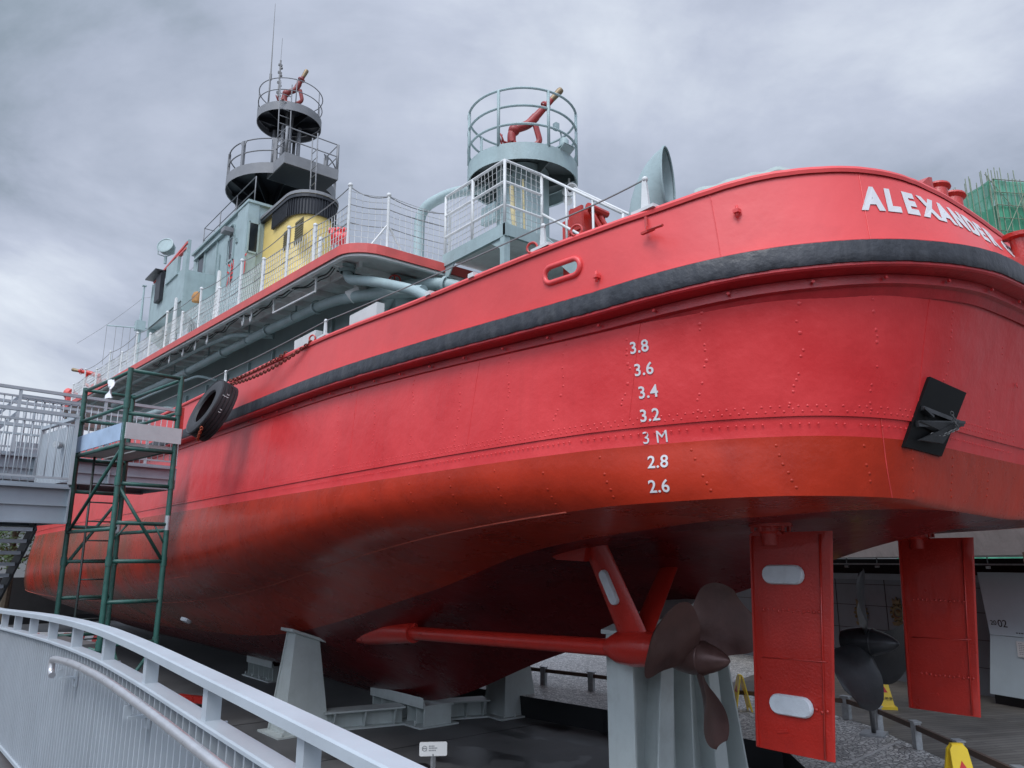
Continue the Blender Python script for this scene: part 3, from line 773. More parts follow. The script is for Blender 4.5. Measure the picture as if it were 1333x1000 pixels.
# triangular fold panel of the bulwark amidships
# small eye plates on the bulwark
def ring_eye(mb, c, nrm, r=0.055, t=0.012):
    nrm = Vector(nrm).normalized(); u = nrm.orthogonal().normalized(); w = nrm.cross(u)
    mb.tube([Vector(c) + (u * math.cos(2 * math.pi * j / 14) + w * math.sin(2 * math.pi * j / 14)) * r for j in range(14)], t, 6, closed=True)
    return mb
# T-shaped lugs seen along the plating
for px, py in ((960, 277), (779, 361)):
    k, v = find_kv(px, py); p = bul_pt(k, v, -1, 0.03); lug = MB(); lug.rod(p - Vector((0, 0, .05)), p + Vector((0, 0, .05)), 0.013, 6); lug.box(p, (0.05, 0.05, 0.03))
    mesh('lug', lug, M['bulw'], bulwark)

# name on the stern
def name_fn(k0):
    # text x -> arc length along the bulwark towards the centreline and round to starboard
    T = []; k = k0; acc = 0; pv = bul_pt(k0, .6); T.append((0, k0, -1))
    kk = k0
    while kk > 0:
        kk -= 0.02; kk2 = max(kk, 0); q = bul_pt(kk2, .6, -1); acc += (q - pv).length; pv = q; T.append((acc, kk2, -1))
    kk = 0
    while kk < 5:
        kk += 0.02; q = bul_pt(kk, .6, 1); acc += (q - pv).length; pv = q; T.append((acc, kk, 1))
    def f(x, y, d):
        lo, hi = 0, len(T) - 1
        while hi - lo > 1:
            m_ = (lo + hi) // 2
            if T[m_][0] < x: lo = m_
            else: hi = m_
        t = (x - T[lo][0]) / max(1e-6, T[hi][0] - T[lo][0])
        if T[lo][2] == T[hi][2]: k = T[lo][1] + (T[hi][1] - T[lo][1]) * t
        else: k = T[hi][1]
        return bul_pt(max(0, k), 0.47 + y / 0.64, T[hi][2], 0.006 + d)
    return f
k0, v0 = find_kv(1124, 268)
nf = name_fn(k0)
# every letter is cut as a plate of its own, applied in a row
adv = {'A': .262, 'L': .235, 'E': .25, 'X': .262, 'N': .285, 'D': .275, 'R': .262, 'G': .29, 'T': .24, 'H': .28, 'M': .32, ' ': .2}
x = 0.0
for i, chh in enumerate('ALEXANDER GRANTHAM'):
    if chh != ' ':
        t = text_mb(chh, 0.262, lambda a, b, d, x=x: nf(x + a * 1.12, b, d), 0.015, thick=0.0015)
        mesh('name_letter', t, M['letter'], bulwark)
    x += adv[chh] * 0.93

# draught marks on the port quarter
def hull_kz(z, k):
    a = UF(k); return (a.z - z) / (a.z - 0.97)
def find_hull(px, py):
    if (px, py) in FH: return FH[(px, py)]
    r = ray(px, py).normalized(); best = None
    for i in range(0, 1200):
        k = i * 0.01
        for j in range(0, 41):
            v = j / 20
            p = W(inset_pt(k, v, 0.014 if v > vseam(k) else 0)) if v <= 1 else mid_pt(k, v - 1)
            d = p.cross(r).length
            if best is None or d < best[0]: best = (d, k, v)
    FH[(px, py)] = (round(best[1], 4), round(best[2], 4)); return best[1], best[2]
def hull_any(k, z, d):
    """point of the port side plating at station k and height z, d outwards"""
    if z >= 0.97:
        v = hull_kz(z, k); off = 0.014 if v > vseam(k) else 0
        p = inset_pt(k, v, off - d); return W(p)
    lo, hi = 0.0, 1.0
    for _ in range(18):
        m_ = (lo + hi) / 2
        if mid_pt(k, m_).z > z: lo = m_
        else: hi = m_
    p = mid_pt(k, lo); q = mid_pt(k + .03, lo); tv = (q - p); n = Vector((-abs(tv.y), -abs(tv.x), 0)).normalized() if tv.length else Vector((-1, 0, 0))
    return p + n * d
for txt, px, py, zb in (('3.8', 822, 453, 1.77), ('3.6', 826, 484, 1.57), ('3.4', 831, 515, 1.37), ('3.2', 834, 546, 1.17), ('3 M', 837, 577, .982), ('2.8', 843, 609, .77), ('2.6', 847, 641, .565)):
    k, v = find_hull(px, py)
    p0 = hull_any(k, zb, 0)
    y0 = hull_any(k, zb, 0).y
    tq = hull_any(k - .1, zb, 0) - hull_any(k + .1, zb, 0); ty = abs(tq.y) / math.hypot(tq.x, tq.y)
    def f(a, b, d, y0=y0, zb=zb, ty=ty, k=k):
        yt = y0 - a * ty; kk = k - a
        for _ in range(5):
            p = hull_any(kk, zb + b, 0); q = hull_any(kk + .02, zb + b, 0)
            kk += (yt - p.y) / max(1e-4, (q.y - p.y)) * .02
        return hull_any(kk, zb + b, 0.004 + d)
    mesh('draught_mark', text_mb(txt, 0.148, f, 0.002, thick=0.003, spacing=1.05), M['letter'], hull)

# dark of the overboard opening laid on as a black plate, with a bracket
ok_, ov_ = find_hull(1213, 543)
def pt(px, py, d=0.0):
    r = ray(px, py); k, v = find_hull(px, py); p = W(topside(k, min(v, 1))) if v <= 1 else mid_pt(k, v - 1)
    n = -r.normalized(); n.z = 0
    return p + Vector((-.25, -1, 0)).normalized() * d
op = MB(); c4 = [pt(1207, 490, .03), pt(1255, 510, .03), pt(1222, 596, .03), pt(1173, 583, .03)]
op.prism(c4, Vector((.25, 1, 0)).normalized() * 0.05)
opening = mesh('overboard_opening', op, mat('opening_dark', (0.004, 0.0045, 0.005), 0.5, 0.2, 5, spec=0.2), hull)
br = MB(); f1, f2, f3, f4 = pt(1186, 558, .035), pt(1246, 550, .055), pt(1196, 530, .035), pt(1222, 566, .05)
br.prism([f1, f2, f2 + Vector((0, 0, -.02)), f4], Vector((0, -.03, .02))); br.bar(f1, f2, .03, .05); br.bar(f3, f2, .03, .035)
br.bar(f3, pt(1204, 545, .06), .05, .02); br.prism([pt(1188, 570, .03), pt(1234, 556, .06), pt(1214, 580, .05)], Vector((0, -.03, .0)))
mesh('bracket', br, mat('dark_steel', (0.018, 0.019, 0.021), 0.4, 0.3, 9), opening)  # near-black steel of the bracket
def chain(mb, pts, link=0.05, r=0.006):
    # oval links strung along a polyline, alternately turned
    tot = []; 
    for a, b in zip(pts, pts[1:]):
        n = max(1, int((b - a).length / (link * .72)))
        for i in range(n): tot.append(a.lerp(b, i / n))
    for i in range(len(tot) - 1):
        a, b = tot[i], tot[i + 1]; d = (b - a).normalized(); c = (a + b) / 2
        u = d.orthogonal().normalized(); w = d.cross(u); u = u if i % 2 else w
        ov = [c + d * (math.cos(t) * link * .55) + u * (math.sin(t) * link * .30) for t in [2 * math.pi * j / 8 for j in range(8)]]
        mb.tube(ov, r, 5, closed=True)
    return mb
cm = MB(); chain(cm, [pt(1227, 541, .08), pt(1231, 556, .11), pt(1215, 566, .07), pt(1200, 567, .05)], .04, .004)
mesh('chain', cm, mat('dull_chain', (0.10, 0.10, 0.10), 0.5), opening)
for px, py in ((1319, 507),):
    q = MB(); ring_eye(q, pt(px, py, .02), (.3, -1, .1), .022, .004); mesh('ring_bolt', q, M['red'], hull)

# ------------------------------------------------------------------ decks and upperworks
dk = MB(); ks = [i * 0.25 for i in range(64)]
dk.grid([[W((max(0, inset(OUT, .22, 0, k).x), inset(OUT, .22, 0, k).y, 2.42 + (cr_eval(OUT, k).z - 2.6) * (1 if k > 11 else 0)), -1) for k in ks],
         [W((max(0, inset(OUT, .22, 0, k).x), inset(OUT, .22, 0, k).y, 2.42 + (cr_eval(OUT, k).z - 2.6) * (1 if k > 11 else 0)), 1) for k in ks]], False)
mesh('main_deck', dk, mat('green_deck_paint', (0.12, 0.17, 0.16), 0.6, 0.15, 2, stain=0.3), ship, flip=False)
def zd(y): return 5.0 + 0.05 * (y - 10.4)
# deckhouse on the main deck
dh = MB()
hx0, hx1 = 6.45, 11.35
ysd = [11.2, 16, 22, 28, 34]
dh.grid([[(hx0, y, 2.4) for y in ysd], [(hx0, y, zd(y) - .1) for y in ysd]], False)
dh.grid([[(hx1, y, 2.4) for y in ysd], [(hx1, y, zd(y) - .1) for y in ysd]], False)
dh.add([(hx0, 11.2, 2.4), (hx1, 11.2, 2.4), (hx1, 11.2, zd(11.2) - .1), (hx0, 11.2, zd(11.2) - .1)], [(0, 1, 2, 3)])
dh.add([(hx0, 34, 2.4), (hx1, 34, 2.4), (hx1, 34, zd(34) - .1), (hx0, 34, zd(34) - .1)], [(0, 1, 2, 3)])
for y in [12.1, 13.6, 15.1, 16.6, 18.1, 19.6, 21.2, 23]: dh.box((hx0 - .03, y, 3.6), (.06, .07, 2.2))
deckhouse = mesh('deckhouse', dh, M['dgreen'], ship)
for y in (12.9, 15.9, 18.9):
    q = MB(); q.box((hx0 - .02, y, 3.75), (.05, .75, .5)); q.box((hx0 - .05, y, 3.75), (.03, .62, .38))
    mesh('shutter', q, M['green'], deckhouse)
# boat deck
def deck_outline():
    pts = []
    r = 0.55
    for j in range(7):
        a = math.pi + math.pi / 2 * j / 6
        pts.append((5.2 + r + math.cos(a) * r, 10.4 + r + math.sin(a) * r))
    side = [(5.2, y) for y in (36, 33, 30, 27, 24, 21, 18, 15, 13)]
    pt = [(7.4, 43.5), (6.4, 41.5), (5.7, 39)] + side + pts
    return pt + [(2 * CLX - x, y) for x, y in reversed(pt)]
DO = deck_outline()
bd = MB()
n = len(DO)
def dring(ins, dz):
    o = []
    for i, (x, y) in enumerate(DO):
        a, b = DO[i - 1], DO[(i + 1) % n]; tx, ty = b[0] - a[0], b[1] - a[1]; l = math.hypot(tx, ty) or 1
        o.append(Vector((x - ty / l * ins, y + tx / l * ins, zd(y) + dz)))
    return o
half = n // 2
def strip(mb, r, mi=0):
    m = n // 2
    for a in range(m - 1):
        mb.add([r[a], r[a + 1], r[n - 2 - a], r[n - 1 - a]], [(0, 1, 2, 3)], False, mi)
strip(bd, dring(0.0, 0.0)); strip(bd, dring(0.12, -0.05), 0)
boat_deck = mesh('boat_deck', bd, M['under'], ship, flip=False)
eg = MB(); eg.grid([dring(0.0, 0.0), dring(-0.025, 0.0), dring(-0.025, -0.16), dring(0.0, -0.16)], False, closed=True)
mesh('deck_edge', eg, M['deckred'], boat_deck)
ef = MB(); ef.grid([dring(0.02, -0.162), dring(0.02, -0.20), dring(0.10, -0.20), dring(0.10, -0.05)], False, closed=True)
mesh('edge_flange', ef, M['under'], boat_deck)
y = 11.4
while y < 34:
    q = MB(); q.box(((5.35 + hx0) / 2, y, zd(y) - 0.11), (hx0 - 5.35, .05, .11)); mesh('deck_beam', q, M['under'], boat_deck); y += 0.92
q = MB(); q.bar((5.75, 11.2, zd(11.2) - .10), (5.75, 34, zd(34) - .10), .06, .1); mesh('deck_girder', q, M['under'], boat_deck)

# pipes slung under the boat deck
def flange(mb, p, d, r): mb.lathe([(r * .9, -.03), (r, -.03), (r, .03), (r * .9, .03)], p, d, 14)
def bend(pts, n=6):
    """rounded polyline"""
    pts = [Vector(p) for p in pts]; out = [pts[0]]
    for i in range(1, len(pts) - 1):
        a, b, c = pts[i - 1], pts[i], pts[i + 1]
        l = min((a - b).length, (c - b).length) * .45
        p, q = b + (a - b).normalized() * l, b + (c - b).normalized() * l
        for j in range(n + 1):
            t = j / n; out.append(p * (1 - t) ** 2 + b * 2 * t * (1 - t) + q * t * t)
    return out + [pts[-1]]
pp = MB(); path = bend([(6.2, 9.9, 4.2), (5.95, 11.2, 4.45), (5.9, 12.6, 4.70), (5.9, 17, 4.92), (5.9, 21.4, 5.02), (5.9, 30, 5.45)])
pp.tube(path, 0.10, 12)
for y, z in ((13.2, 4.73), (15.6, 4.85), (18.4, 4.95), (21.2, 5.01)): flange(pp, (5.9, y, z), (0, 1, .05), .135)
mp_ = mesh('fire_main_pipe', pp, M['green'], ship)
for y in (14.2, 16.8, 19.6, 22.6):
    q = MB(); zc = 4.72 + (y - 12.6) * .045; q.rod((5.9, y, zc), (5.9, y, zd(y) - .05), .02, 6); q.lathe([(.112, -.02), (.122, -.02), (.122, .02), (.112, .02)], (5.9, y, zc), (0, 1, .05), 14); mesh('pipe_hanger', q, M['green'], mp_)
pp = MB(); path = bend([(5.62, 11.45, 5.0), (5.62, 11.4, 4.70), (5.75, 10.6, 4.45), (6.0, 9.6, 4.05), (6.1, 9.0, 3.5)])
pp.tube(path, 0.085, 12); flange(pp, (5.62, 11.45, 4.93), (0, 0, 1), .15); flange(pp, (5.62, 11.44, 4.86), (0, 0, 1), .135)
mesh('bent_pipe', pp, M['green'], ship)
pp = MB(); pp.tube(bend([(6.3, 11.6, 4.2), (6.5, 11.2, 4.72), (6.9, 10.3, 4.62), (7.3, 9.6, 4.25), (7.5, 9.0, 3.4)]), 0.11, 12); flange(pp, (6.9, 10.3, 4.58), (.3, -.8, -.2), .15)
mesh('branch_pipe', pp, M['green'], ship)
pp = MB(); pp.tube(bend([(6.8, 12.0, 4.0), (6.9, 11.0, 4.42), (7.2, 10.0, 4.30), (7.5, 9.2, 3.6)]), 0.09, 12)
mesh('branch_pipe', pp, M['green'], ship)
pp = MB(); pp.tube(bend([(6.25, 16.2, 4.9), (5.6, 16.8, 4.98), (5.58, 18.6, 5.14), (5.58, 34, 5.9)]), 0.055, 10); mesh('deck_wash_pipe', pp, M['green'], ship)
pp = MB(); pp.tube(bend([(6.3, 20, 4.6), (5.9, 20.3, 4.72), (5.75, 22, 4.75), (5.75, 33, 5.3)]), 0.035, 8); mesh('deck_wash_pipe', pp, M['green'], ship)
pp = MB(); pp.tube(bend([(6.3, 10.9, 3.55), (6.3, 14, 3.95), (6.3, 22, 4.25), (6.3, 30, 4.6)]), 0.085, 10); mesh('lower_pipe', pp, M['green'], ship)
pp = MB(); pp.tube(bend([(6.3, 21.5, 3.2), (6.1, 21.8, 3.9), (5.9, 23, 4.25), (5.9, 27, 4.45)]), 0.11, 10); mesh('lower_pipe', pp, M['green'], ship)
# valve wheel, floodlight and cable under the deck
q = MB(); ring_eye(q, (6.3, 11.0, 4.72), (-.6, -.8, 0), .10, .014); q.rod((6.3, 11.0, 4.72), (6.5, 11.2, 4.72), .02, 6); q.box((6.3, 11.0, 4.72), (.18, .02, .02)); q.box((6.3, 11, 4.72), (.02, .02, .18)); mesh('valve_wheel', q, M['gear'], ship)
q = MB(); d = Vector((-.5, .5, -.5)).normalized(); c = Vector((5.95, 11.75, 4.62)); q.lathe([(.001, -.10), (.08, -.10), (.10, .0), (.13, .13), (.12, .14), (.10, .10), (.001, .09)], c, d, 16); q.rod(c + Vector((0, 0, .05)), c + Vector((0, 0, .3)), .02, 6)
mesh('floodlight', q, M['under'], ship)
q = MB(); pts = []
for i in range(90):
    y = 11.6 + i * .13; pts.append((5.42 + .05 * math.sin(i * .31), y, zd(y) - .13 - .05 * abs(math.sin(i * .17)) - .03 * math.sin(i * .9)))
q.tube(pts, .014, 5); q.tube([(x + .04, y, z - .02 + .02 * math.sin(y * 4)) for x, y, z in pts], .01, 5)
q.tube(bend([(5.5, 11.6, 4.88), (5.9, 11.3, 4.8), (6.4, 11.25, 4.7)]), .014, 5)
mesh('electric_cable', q, M['cable'], ship)
for y in (15.1, 15.55, 17.9, 18.8, 19.8, 21.0):   # hooks for hoses along the deck edge
    q = MB(); x = 5.33; z = zd(y) - .16; q.tube(bend([(x, y, z), (x, y, z - .22), (x + .02, y + .10, z - .26), (x + .02, y + .14, z - .14)]), .018, 6); mesh('hose_hook', q, M['white'], ship)
q = MB(); z0 = zd(13.2) - .1; q.tube([(5.36, 14.0, z0 + .04), (5.36, 14.0, z0 - .33), (5.36, 12.1, z0 - .42), (5.36, 12.1, z0 - .05)], .022, 6, True); mesh('rope_bracket', q, M['white'], ship)
for y, h in ((11.35, .12), (9.4, .06)):
    q = MB(); zt = bul_pt(8.6, 1).z; q.box((4.95, y, 3.0 + h), (.12, .80, .86)); mesh('locker', q, mat('pale_locker_paint', (0.50, 0.52, 0.51), 0.5, 0.08, 3, stain=0.3, scol=(.3, .3, .28)), ship)

# guard rails with netting
def net(mb, a, b, h0, h1, cell=0.105, r=0.0062, slack=0.03, seed=0):
    a, b = Vector(a), Vector(b); L_ = (b - a).length; nx = max(1, int(L_ / cell)); up = Vector((0, 0, 1)); nz = max(1, int((h1 - h0) / cell))
    nrm = (b - a).cross(up).normalized()
    def P(u, v):
        s_ = math.sin(math.pi * u)
        return a.lerp(b, u) + up * (h0 + (h1 - h0) * v - slack * s_ * v + 0.012 * mnoise.noise(Vector((u * L_ * 3, v * 4, seed)))) + nrm * (0.03 * mnoise.noise(Vector((u * L_ * 2 + 5, v * 3, seed))))
    for i in range(nx + 1): mb.tube([P(i / nx, v / 4) for v in range(5)], r, 3, False)
    for j in range(nz + 1): mb.tube([P(u / 6, j / nz) for u in range(7)], r, 3, False)
def sag(mb, a, b, d, r=.009, n=8):
    a, b = Vector(a), Vector(b); mb.tube([a.lerp(b, t / n) - Vector((0, 0, d * 4 * (t / n) * (1 - t / n))) for t in range(n + 1)], r, 5)
grail = MB()
ys_ = [10.75, 12.05, 13.25, 14.45, 15.75, 17.1, 18.5, 19.9, 21.4, 23.0, 24.6, 26.4, 28.2, 30.2, 32.4, 34.6]
stan = [(5.26, y, zd(y), (1.06 if i % 2 == 0 else .74)) for i, y in enumerate(ys_)]
aft = [(5.85, 10.5, zd(10.5), .98), (7.05, 10.45, zd(10.45), 1.02)]
allst = list(reversed(stan)) + aft
for (x0, y0, z0, h0), (x1, y1, z1, h1) in zip(allst, allst[1:]):
    net(grail, (x0, y0, z0), (x1, y1, z1), .05, .72 if y0 > 11 else .95, seed=y0)
netting = mesh('safety_netting', grail, M['net'], ship)
lines = MB()
tall = [s_ for s_ in allst if s_[3] > .9]
for a, b in zip(tall, tall[1:]): sag(lines, (a[0], a[1], a[2] + a[3] - .03), (b[0], b[1], b[2] + b[3] - .03), .09)
for a, b in zip(allst, allst[1:]):
    for h in (.40, .72): sag(lines, (a[0], a[1], a[2] + h), (b[0], b[1], b[2] + h), .03, .007)
mesh('guard_wire', lines, M['wire'], netting)
for i, (x, y, z, h) in enumerate(allst):
    q = MB(); q.rod((x, y, z - .05), (x, y, z + h), .026 if h > .9 else .034, 8); q.sphere((x, y, z + h), .042, 8)
    if abs(y - 10.5) < .01: q.rod((x, y, z + .45), (x - .28, y + .1, z), .018, 6); q.rod((x, y, z + .45), (x + .3, y, z), .018, 6)
    mesh('stanchion', q, M['white'], netting)

# ---- mid part: wheelhouse, funnel casing, mast
wh = MB()
WX0, WX1, WY0, WY1, WZ1 = 7.3, 10.5, 21.6, 26.9, 10.55
wh.box(((WX0 + WX1) / 2, (WY0 + WY1) / 2, (5.4 + WZ1) / 2), (WX1 - WX0, WY1 - WY0, WZ1 - 5.4))
wheelhouse = mesh('wheelhouse', wh, M['green'], ship)
q = MB(); q.box(((WX0 + WX1) / 2, (WY0 + WY1) / 2, WZ1 + .04), (WX1 - WX0 + .16, WY1 - WY0 + .2, .08)); q.box((WX0 - .05, 24.7, WZ1 - .30), (.1, 3.8, .05)); mesh('roof_eave', q, M['green'], wheelhouse)
# raised aft bay of the wheelhouse
q = MB(); q.box((7.42, 22.0, 9.0), (.34, .9, 3.3)); mesh('aft_bay', q, M['green'], wheelhouse)
def window(pts_c, w, h, axis='x', name='window', parent=None, dep=.05):
    q = MB(); x, y, z = pts_c
    if axis == 'x':
        for dy in (-w / 2, w / 2): q.box((x, y + dy, z), (dep, .05, h + .05))
        for dz in (-h / 2, h / 2): q.box((x, y, z + dz), (dep, w, .05))
    else:
        for dx in (-w / 2, w / 2): q.box((x + dx, y, z), (.05, dep, h + .05))
        for dz in (-h / 2, h / 2): q.box((x, y, z + dz), (w, dep, .05))
    fr = mesh('window_frame', q, M['green'], parent)
    g = MB(); g.box((x, y, z), (.02, w - .04, h - .04) if axis == 'x' else (w - .04, .02, h - .04)); mesh('window_pane', g, M['glass'], parent)
window((7.235, 22.3, 9.55), .10, .1, 'x', parent=wheelhouse)
p = atx(300, 325, 7.28); window((7.285, p.y, p.z), .55, .75, 'x', parent=wheelhouse)
p = atx(262, 345, 7.28); window((7.285, p.y, p.z), .75, .85, 'x', parent=wheelhouse)
window((7.46, 21.535, 9.45), .30, .95, 'y', parent=wheelhouse)
q = MB()
for yy in (22.75, 23.1, 24.3, 25.6): q.box((7.28, yy, 8.6), (.04, .05, 3.3))
q.box((7.27, 24.0, 8.85), (.04, .1, 1.6)); mesh('door_rail', q, M['green'], wheelhouse)
p = atx(309, 302, 7.1); q = MB(); q.box((7.12, 22.9, 10.05), (.3, .35, .14)); q.rod((7.3, 22.9, 10.1), (7.1, 22.9, 10.1), .02, 6); mesh('deck_lamp', q, M['mgrey'], wheelhouse)
pa = atx(294, 373, 7.28)
hz_ = text_mb('消防', .85, plane_fn((7.27, pa.y, pa.z), (0, -1, 0.0), (0, 0, 1)), .0, thick=.006)
mesh('red_characters', hz_, M['hanzi'], wheelhouse)
pa = atx(300, 335, 7.28); q = MB(); ring_eye(q, (7.27, pa.y, pa.z), (1, 0, 0), .13, .012); mesh('grey_emblem', q, M['ink'], wheelhouse)
# railing and aerials on the wheelhouse roof
def pipe_rail(name, pts, hs, r, parent, m, posts=None, pr=None):
    q = MB()
    for h in hs: q.tube([Vector(p) + Vector((0, 0, h)) for p in pts], r, 6)
    ob = mesh(name, q, m, parent)
    for p in (posts or pts):
        s_ = MB(); s_.rod(p, Vector(p) + Vector((0, 0, hs[-1])), pr or r, 6); mesh('rail_post', s_, m, parent)
    return ob
rr_ = [(7.5, 21.8, WZ1 + .08), (7.5, 23.4, WZ1 + .08), (7.5, 25.0, WZ1 + .08), (7.5, 26.7, WZ1 + .08), (8.6, 26.7, WZ1 + .08)]
pipe_rail('roof_rail', rr_, (.5, .95), .018, wheelhouse, M['mgrey'])
q = MB(); b0 = Vector((8.2, 25.2, WZ1)); q.rod(b0, b0 + Vector((0, 0, 1.75)), .02, 6); q.lathe([(.001, 0), (.13, .02), (.15, .05), (.06, .1), (.001, .1)], b0 + Vector((0, 0, 1.75)), (0, 0, 1), 12)
q.rod(b0 + Vector((0, -.5, 0)), b0 + Vector((0, -.5, 1.35)), .02, 6); q.rod(b0 + Vector((0, 0, 1.1)), b0 + Vector((0, -.5, 1.1)), .014, 6); q.rod(b0 + Vector((0, 0, .8)), b0 + Vector((0, -.5, .8)), .014, 6)
mesh('aerial', q, M['mgrey'], wheelhouse)
# bridge wing on the port side
wg = MB()
wg.box((6.85, 26.1, 8.0), (1.05, 4.0, .10))
wg.box((6.33, 26.1, 8.5), (.05, 4.0, 1.1)); wg.box((6.30, 25.5, 9.3), (.10, 1.3, .62)); wg.box((6.34, 27.75, 9.1), (.05, .7, .9))
wg.box((6.80, 24.12, 8.45), (.95, .05, 1.0)); wg.box((6.36, 24.3, 9.0), (.10, .42, 1.9))
wg.prism([(6.30, 24.1, 7.95), (6.30, 24.1, 7.65), (7.3, 24.1, 6.9), (7.3, 24.1, 7.95)], (0, .06, 0)); wg.prism([(6.30, 28.05, 7.95), (6.30, 28.05, 7.65), (7.3, 28.05, 6.9), (7.3, 28.05, 7.95)], (0, .06, 0))
wg.lathe([(1.0, 7.95), (1.0, 9.6)], (7.3, 28.0, 0), (0, 0, 1), 10, 0, math.pi / 2, math.pi, ref=(1, 0, 0))
wing = mesh('bridge_wing', wg, M['green'], ship)
q = MB(); q.box((6.33, 24.7, 9.68), (.10, 1.0, .06)); q.bar((6.33, 24.1, 9.85), (6.33, 27.9, 9.6), .1, .07); mesh('wing_cap', q, M['deckred'], wing)
q = MB(); q.box((6.24, 26.75, 9.05), (.14, .6, .95)); q.box((6.25, 27.2, 9.63), (.5, 1.3, .05)); mesh('side_light_box', q, M['dark'], wing)
q = MB(); q.sphere((6.6, 27.7, 7.75), .12, 8); mesh('wing_lamp', q, M['white'], wing)
sl = MB(); c = atx(217, 322, 6.5); d = Vector((-.55, -.55, .2)).normalized()
sl.lathe([(.001, -.28), (.16, -.26), (.26, -.12), (.29, .10), (.30, .13), (.26, .14)], c, d, 20)
sl.lathe([(.001, .125), (.27, .125)], c, d, 20)
sl.rod(c - Vector((0, 0, .62)), c - Vector((0, 0, .34)), .05, 8)
side_ = d.cross(Vector((0, 0, 1))).normalized()
sl.tube([c + side_ * .32, c + side_ * .30 - Vector((0, 0, .25)), c - Vector((0, 0, .36)), c - side_ * .30 - Vector((0, 0, .25)), c - side_ * .32], .02, 6)
mesh('searchlight', sl, M['green'], wing)
# funnel casing
def casing_ring(off, z, y_front=22.4, n=12):
    xc, yc, r = 8.42, 19.65, .62 + off; yf = max(y_front, 19.8)
    o = [(xc - r, yf, z), (xc - r, yc + .02, z)]
    for j in range(n + 1):
        a = math.pi + math.pi * j / n; o.append((xc + math.cos(a) * r, yc + math.sin(a) * r, z))
    o += [(xc + r, yc + .02, z), (xc + r, yf, z)]
    return [Vector(p) for p in o]
cs = MB(); cs.grid([casing_ring(0, 5.2), casing_ring(0, 10.08)]); cs.add(casing_ring(0, 10.08), [list(range(len(casing_ring(0, 1))))])
funnel = mesh('funnel_casing', cs, M['yellow'], ship)
q = MB(); q.grid([casing_ring(.03, 9.50, 20.75), casing_ring(.07, 9.50, 20.75), casing_ring(.07, 10.04, 20.75), casing_ring(.0, 10.05, 20.75)])
rg_ = casing_ring(.09, 9.77, 20.75)
for i in range(len(rg_) - 1):
    a, b = rg_[i], rg_[i + 1]; m_ = max(1, int((b - a).length / .07))
    for t in range(m_):
        p = a.lerp(b, t / m_); q.box(p, (.025, .025, .52))
mesh('louvre_band', q, M['dark'], funnel)
q = MB(); q.grid([casing_ring(.02, 10.0, 22.35), casing_ring(.13, 10.0, 22.35), casing_ring(.13, 10.10, 22.35)], False); mesh('casing_black_strip', q, M['dark'], funnel)  # black strip running below the grey rim
q = MB(); q.grid([casing_ring(.15, 10.10, 22.35), casing_ring(.15, 10.19, 22.35), casing_ring(-.1, 10.21, 22.35)], False); mesh('casing_rim', q, M['mgrey'], funnel)
for px, py, w, hh in ((373, 312, .40, .55), (389, 301, .50, .66)):
    c = atx(px, py, 7.79); q = MB()
    for j in range(9): q.box((7.785, c.y, c.z - hh / 2 + hh * (j + .5) / 9), (.03, w, hh / 9 * .45))
    q.box((7.795, c.y, c.z), (.012, w + .04, hh + .04)); mesh('louvre', q, mat('dark_olive_louvre', (.14, .12, .06), .6), funnel)
q = MB(); p = atx(414, 325, 8.3); q.tube(bend([(8.5, p.y + .15, p.z - .3), (8.3, p.y - .1, p.z - .3), (8.3, p.y - .1, p.z + .35), (8.5, p.y + .15, p.z + .35)]), .05, 8); mesh('vent_pipe', q, M['white'], funnel)
q = MB(); c = atx(443, 310, 6.2); q.lathe([(.001, -.16), (.2, -.16), (.2, -.13), (.13, -.11), (.13, .11), (.2, .13), (.2, .16), (.001, .16)], c, (.8, -.5, 0), 16); q.rod(c - Vector((0, 0, .5)), c, .04, 6)
for j in range(6): q.sphere(c + Vector((0, .04 * math.cos(j), .16)) + Vector((.05 * (j - 3), -.03 * (j - 3), 0)), .06, 6)
mesh('hose_reel', q, M['red'], ship)
# mast
mast = MB()
mast.lathe([(.36, 9.8), (.36, 12.4)], (CLX, 24.1, 0), (0, 0, 1), 20)
mastc = mesh('mast_column', mast, M['dark'], ship)
PC = Vector((CLX, 23.3, 11.86))
def platform(name, c, r, band, under, ro, parent, m_band, m_dark, cone_to, ribs=8):
    q = MB(); q.lathe([(r - .03, 0.02), (r, 0.0), (r, band), (r - .03, band)], c, (0, 0, 1), 40); q.lathe([(0.001, band - .03), (r - .02, band - .03)], c, (0, 0, 1), 40)
    o = mesh(name, q, m_band, parent)
    q = MB(); q.lathe([(0.001, band - .06), (r - .035, band - .06)], c, (0, 0, 1), 40)
    cc = Vector(cone_to)
    for k in range(ribs):
        a = 2 * math.pi * (k + .4) / ribs; e_ = Vector((math.cos(a), math.sin(a), 0))
        p_ = Vector((cc.x, cc.y, c.z)) + e_ * ro * .8
        q_ = c + e_ * (r - .05)
        q.prism([q_ + Vector((0, 0, band - .06)), q_ + Vector((0, 0, band - .18)), p_ + Vector((0, 0, band - .06 - under)), p_ + Vector((0, 0, band - .06))], Vector((-e_.y, e_.x, 0)) * .02)
    mesh('platform_underside', q, m_dark, o)
    return o
lowp = platform('lower_platform', PC, 1.77, .36, .5, .4, ship, M['mgrey'], M['dark'], (CLX, 24.0, 11.5), 9)
q = MB(); q.box((CLX, 21.6, 12.04), (1.8, 1.35, .36)); ext = mesh('platform_extension', q, [M['mgrey']], lowp)
q = MB(); q.prism([(CLX - .87, 20.95, 11.855), (CLX + .87, 20.95, 11.855), (CLX + .87, 22.2, 11.855), (CLX - .87, 22.2, 11.855)], (0, 0, -.03)); mesh('platform_underside', q, M['dark'], lowp)
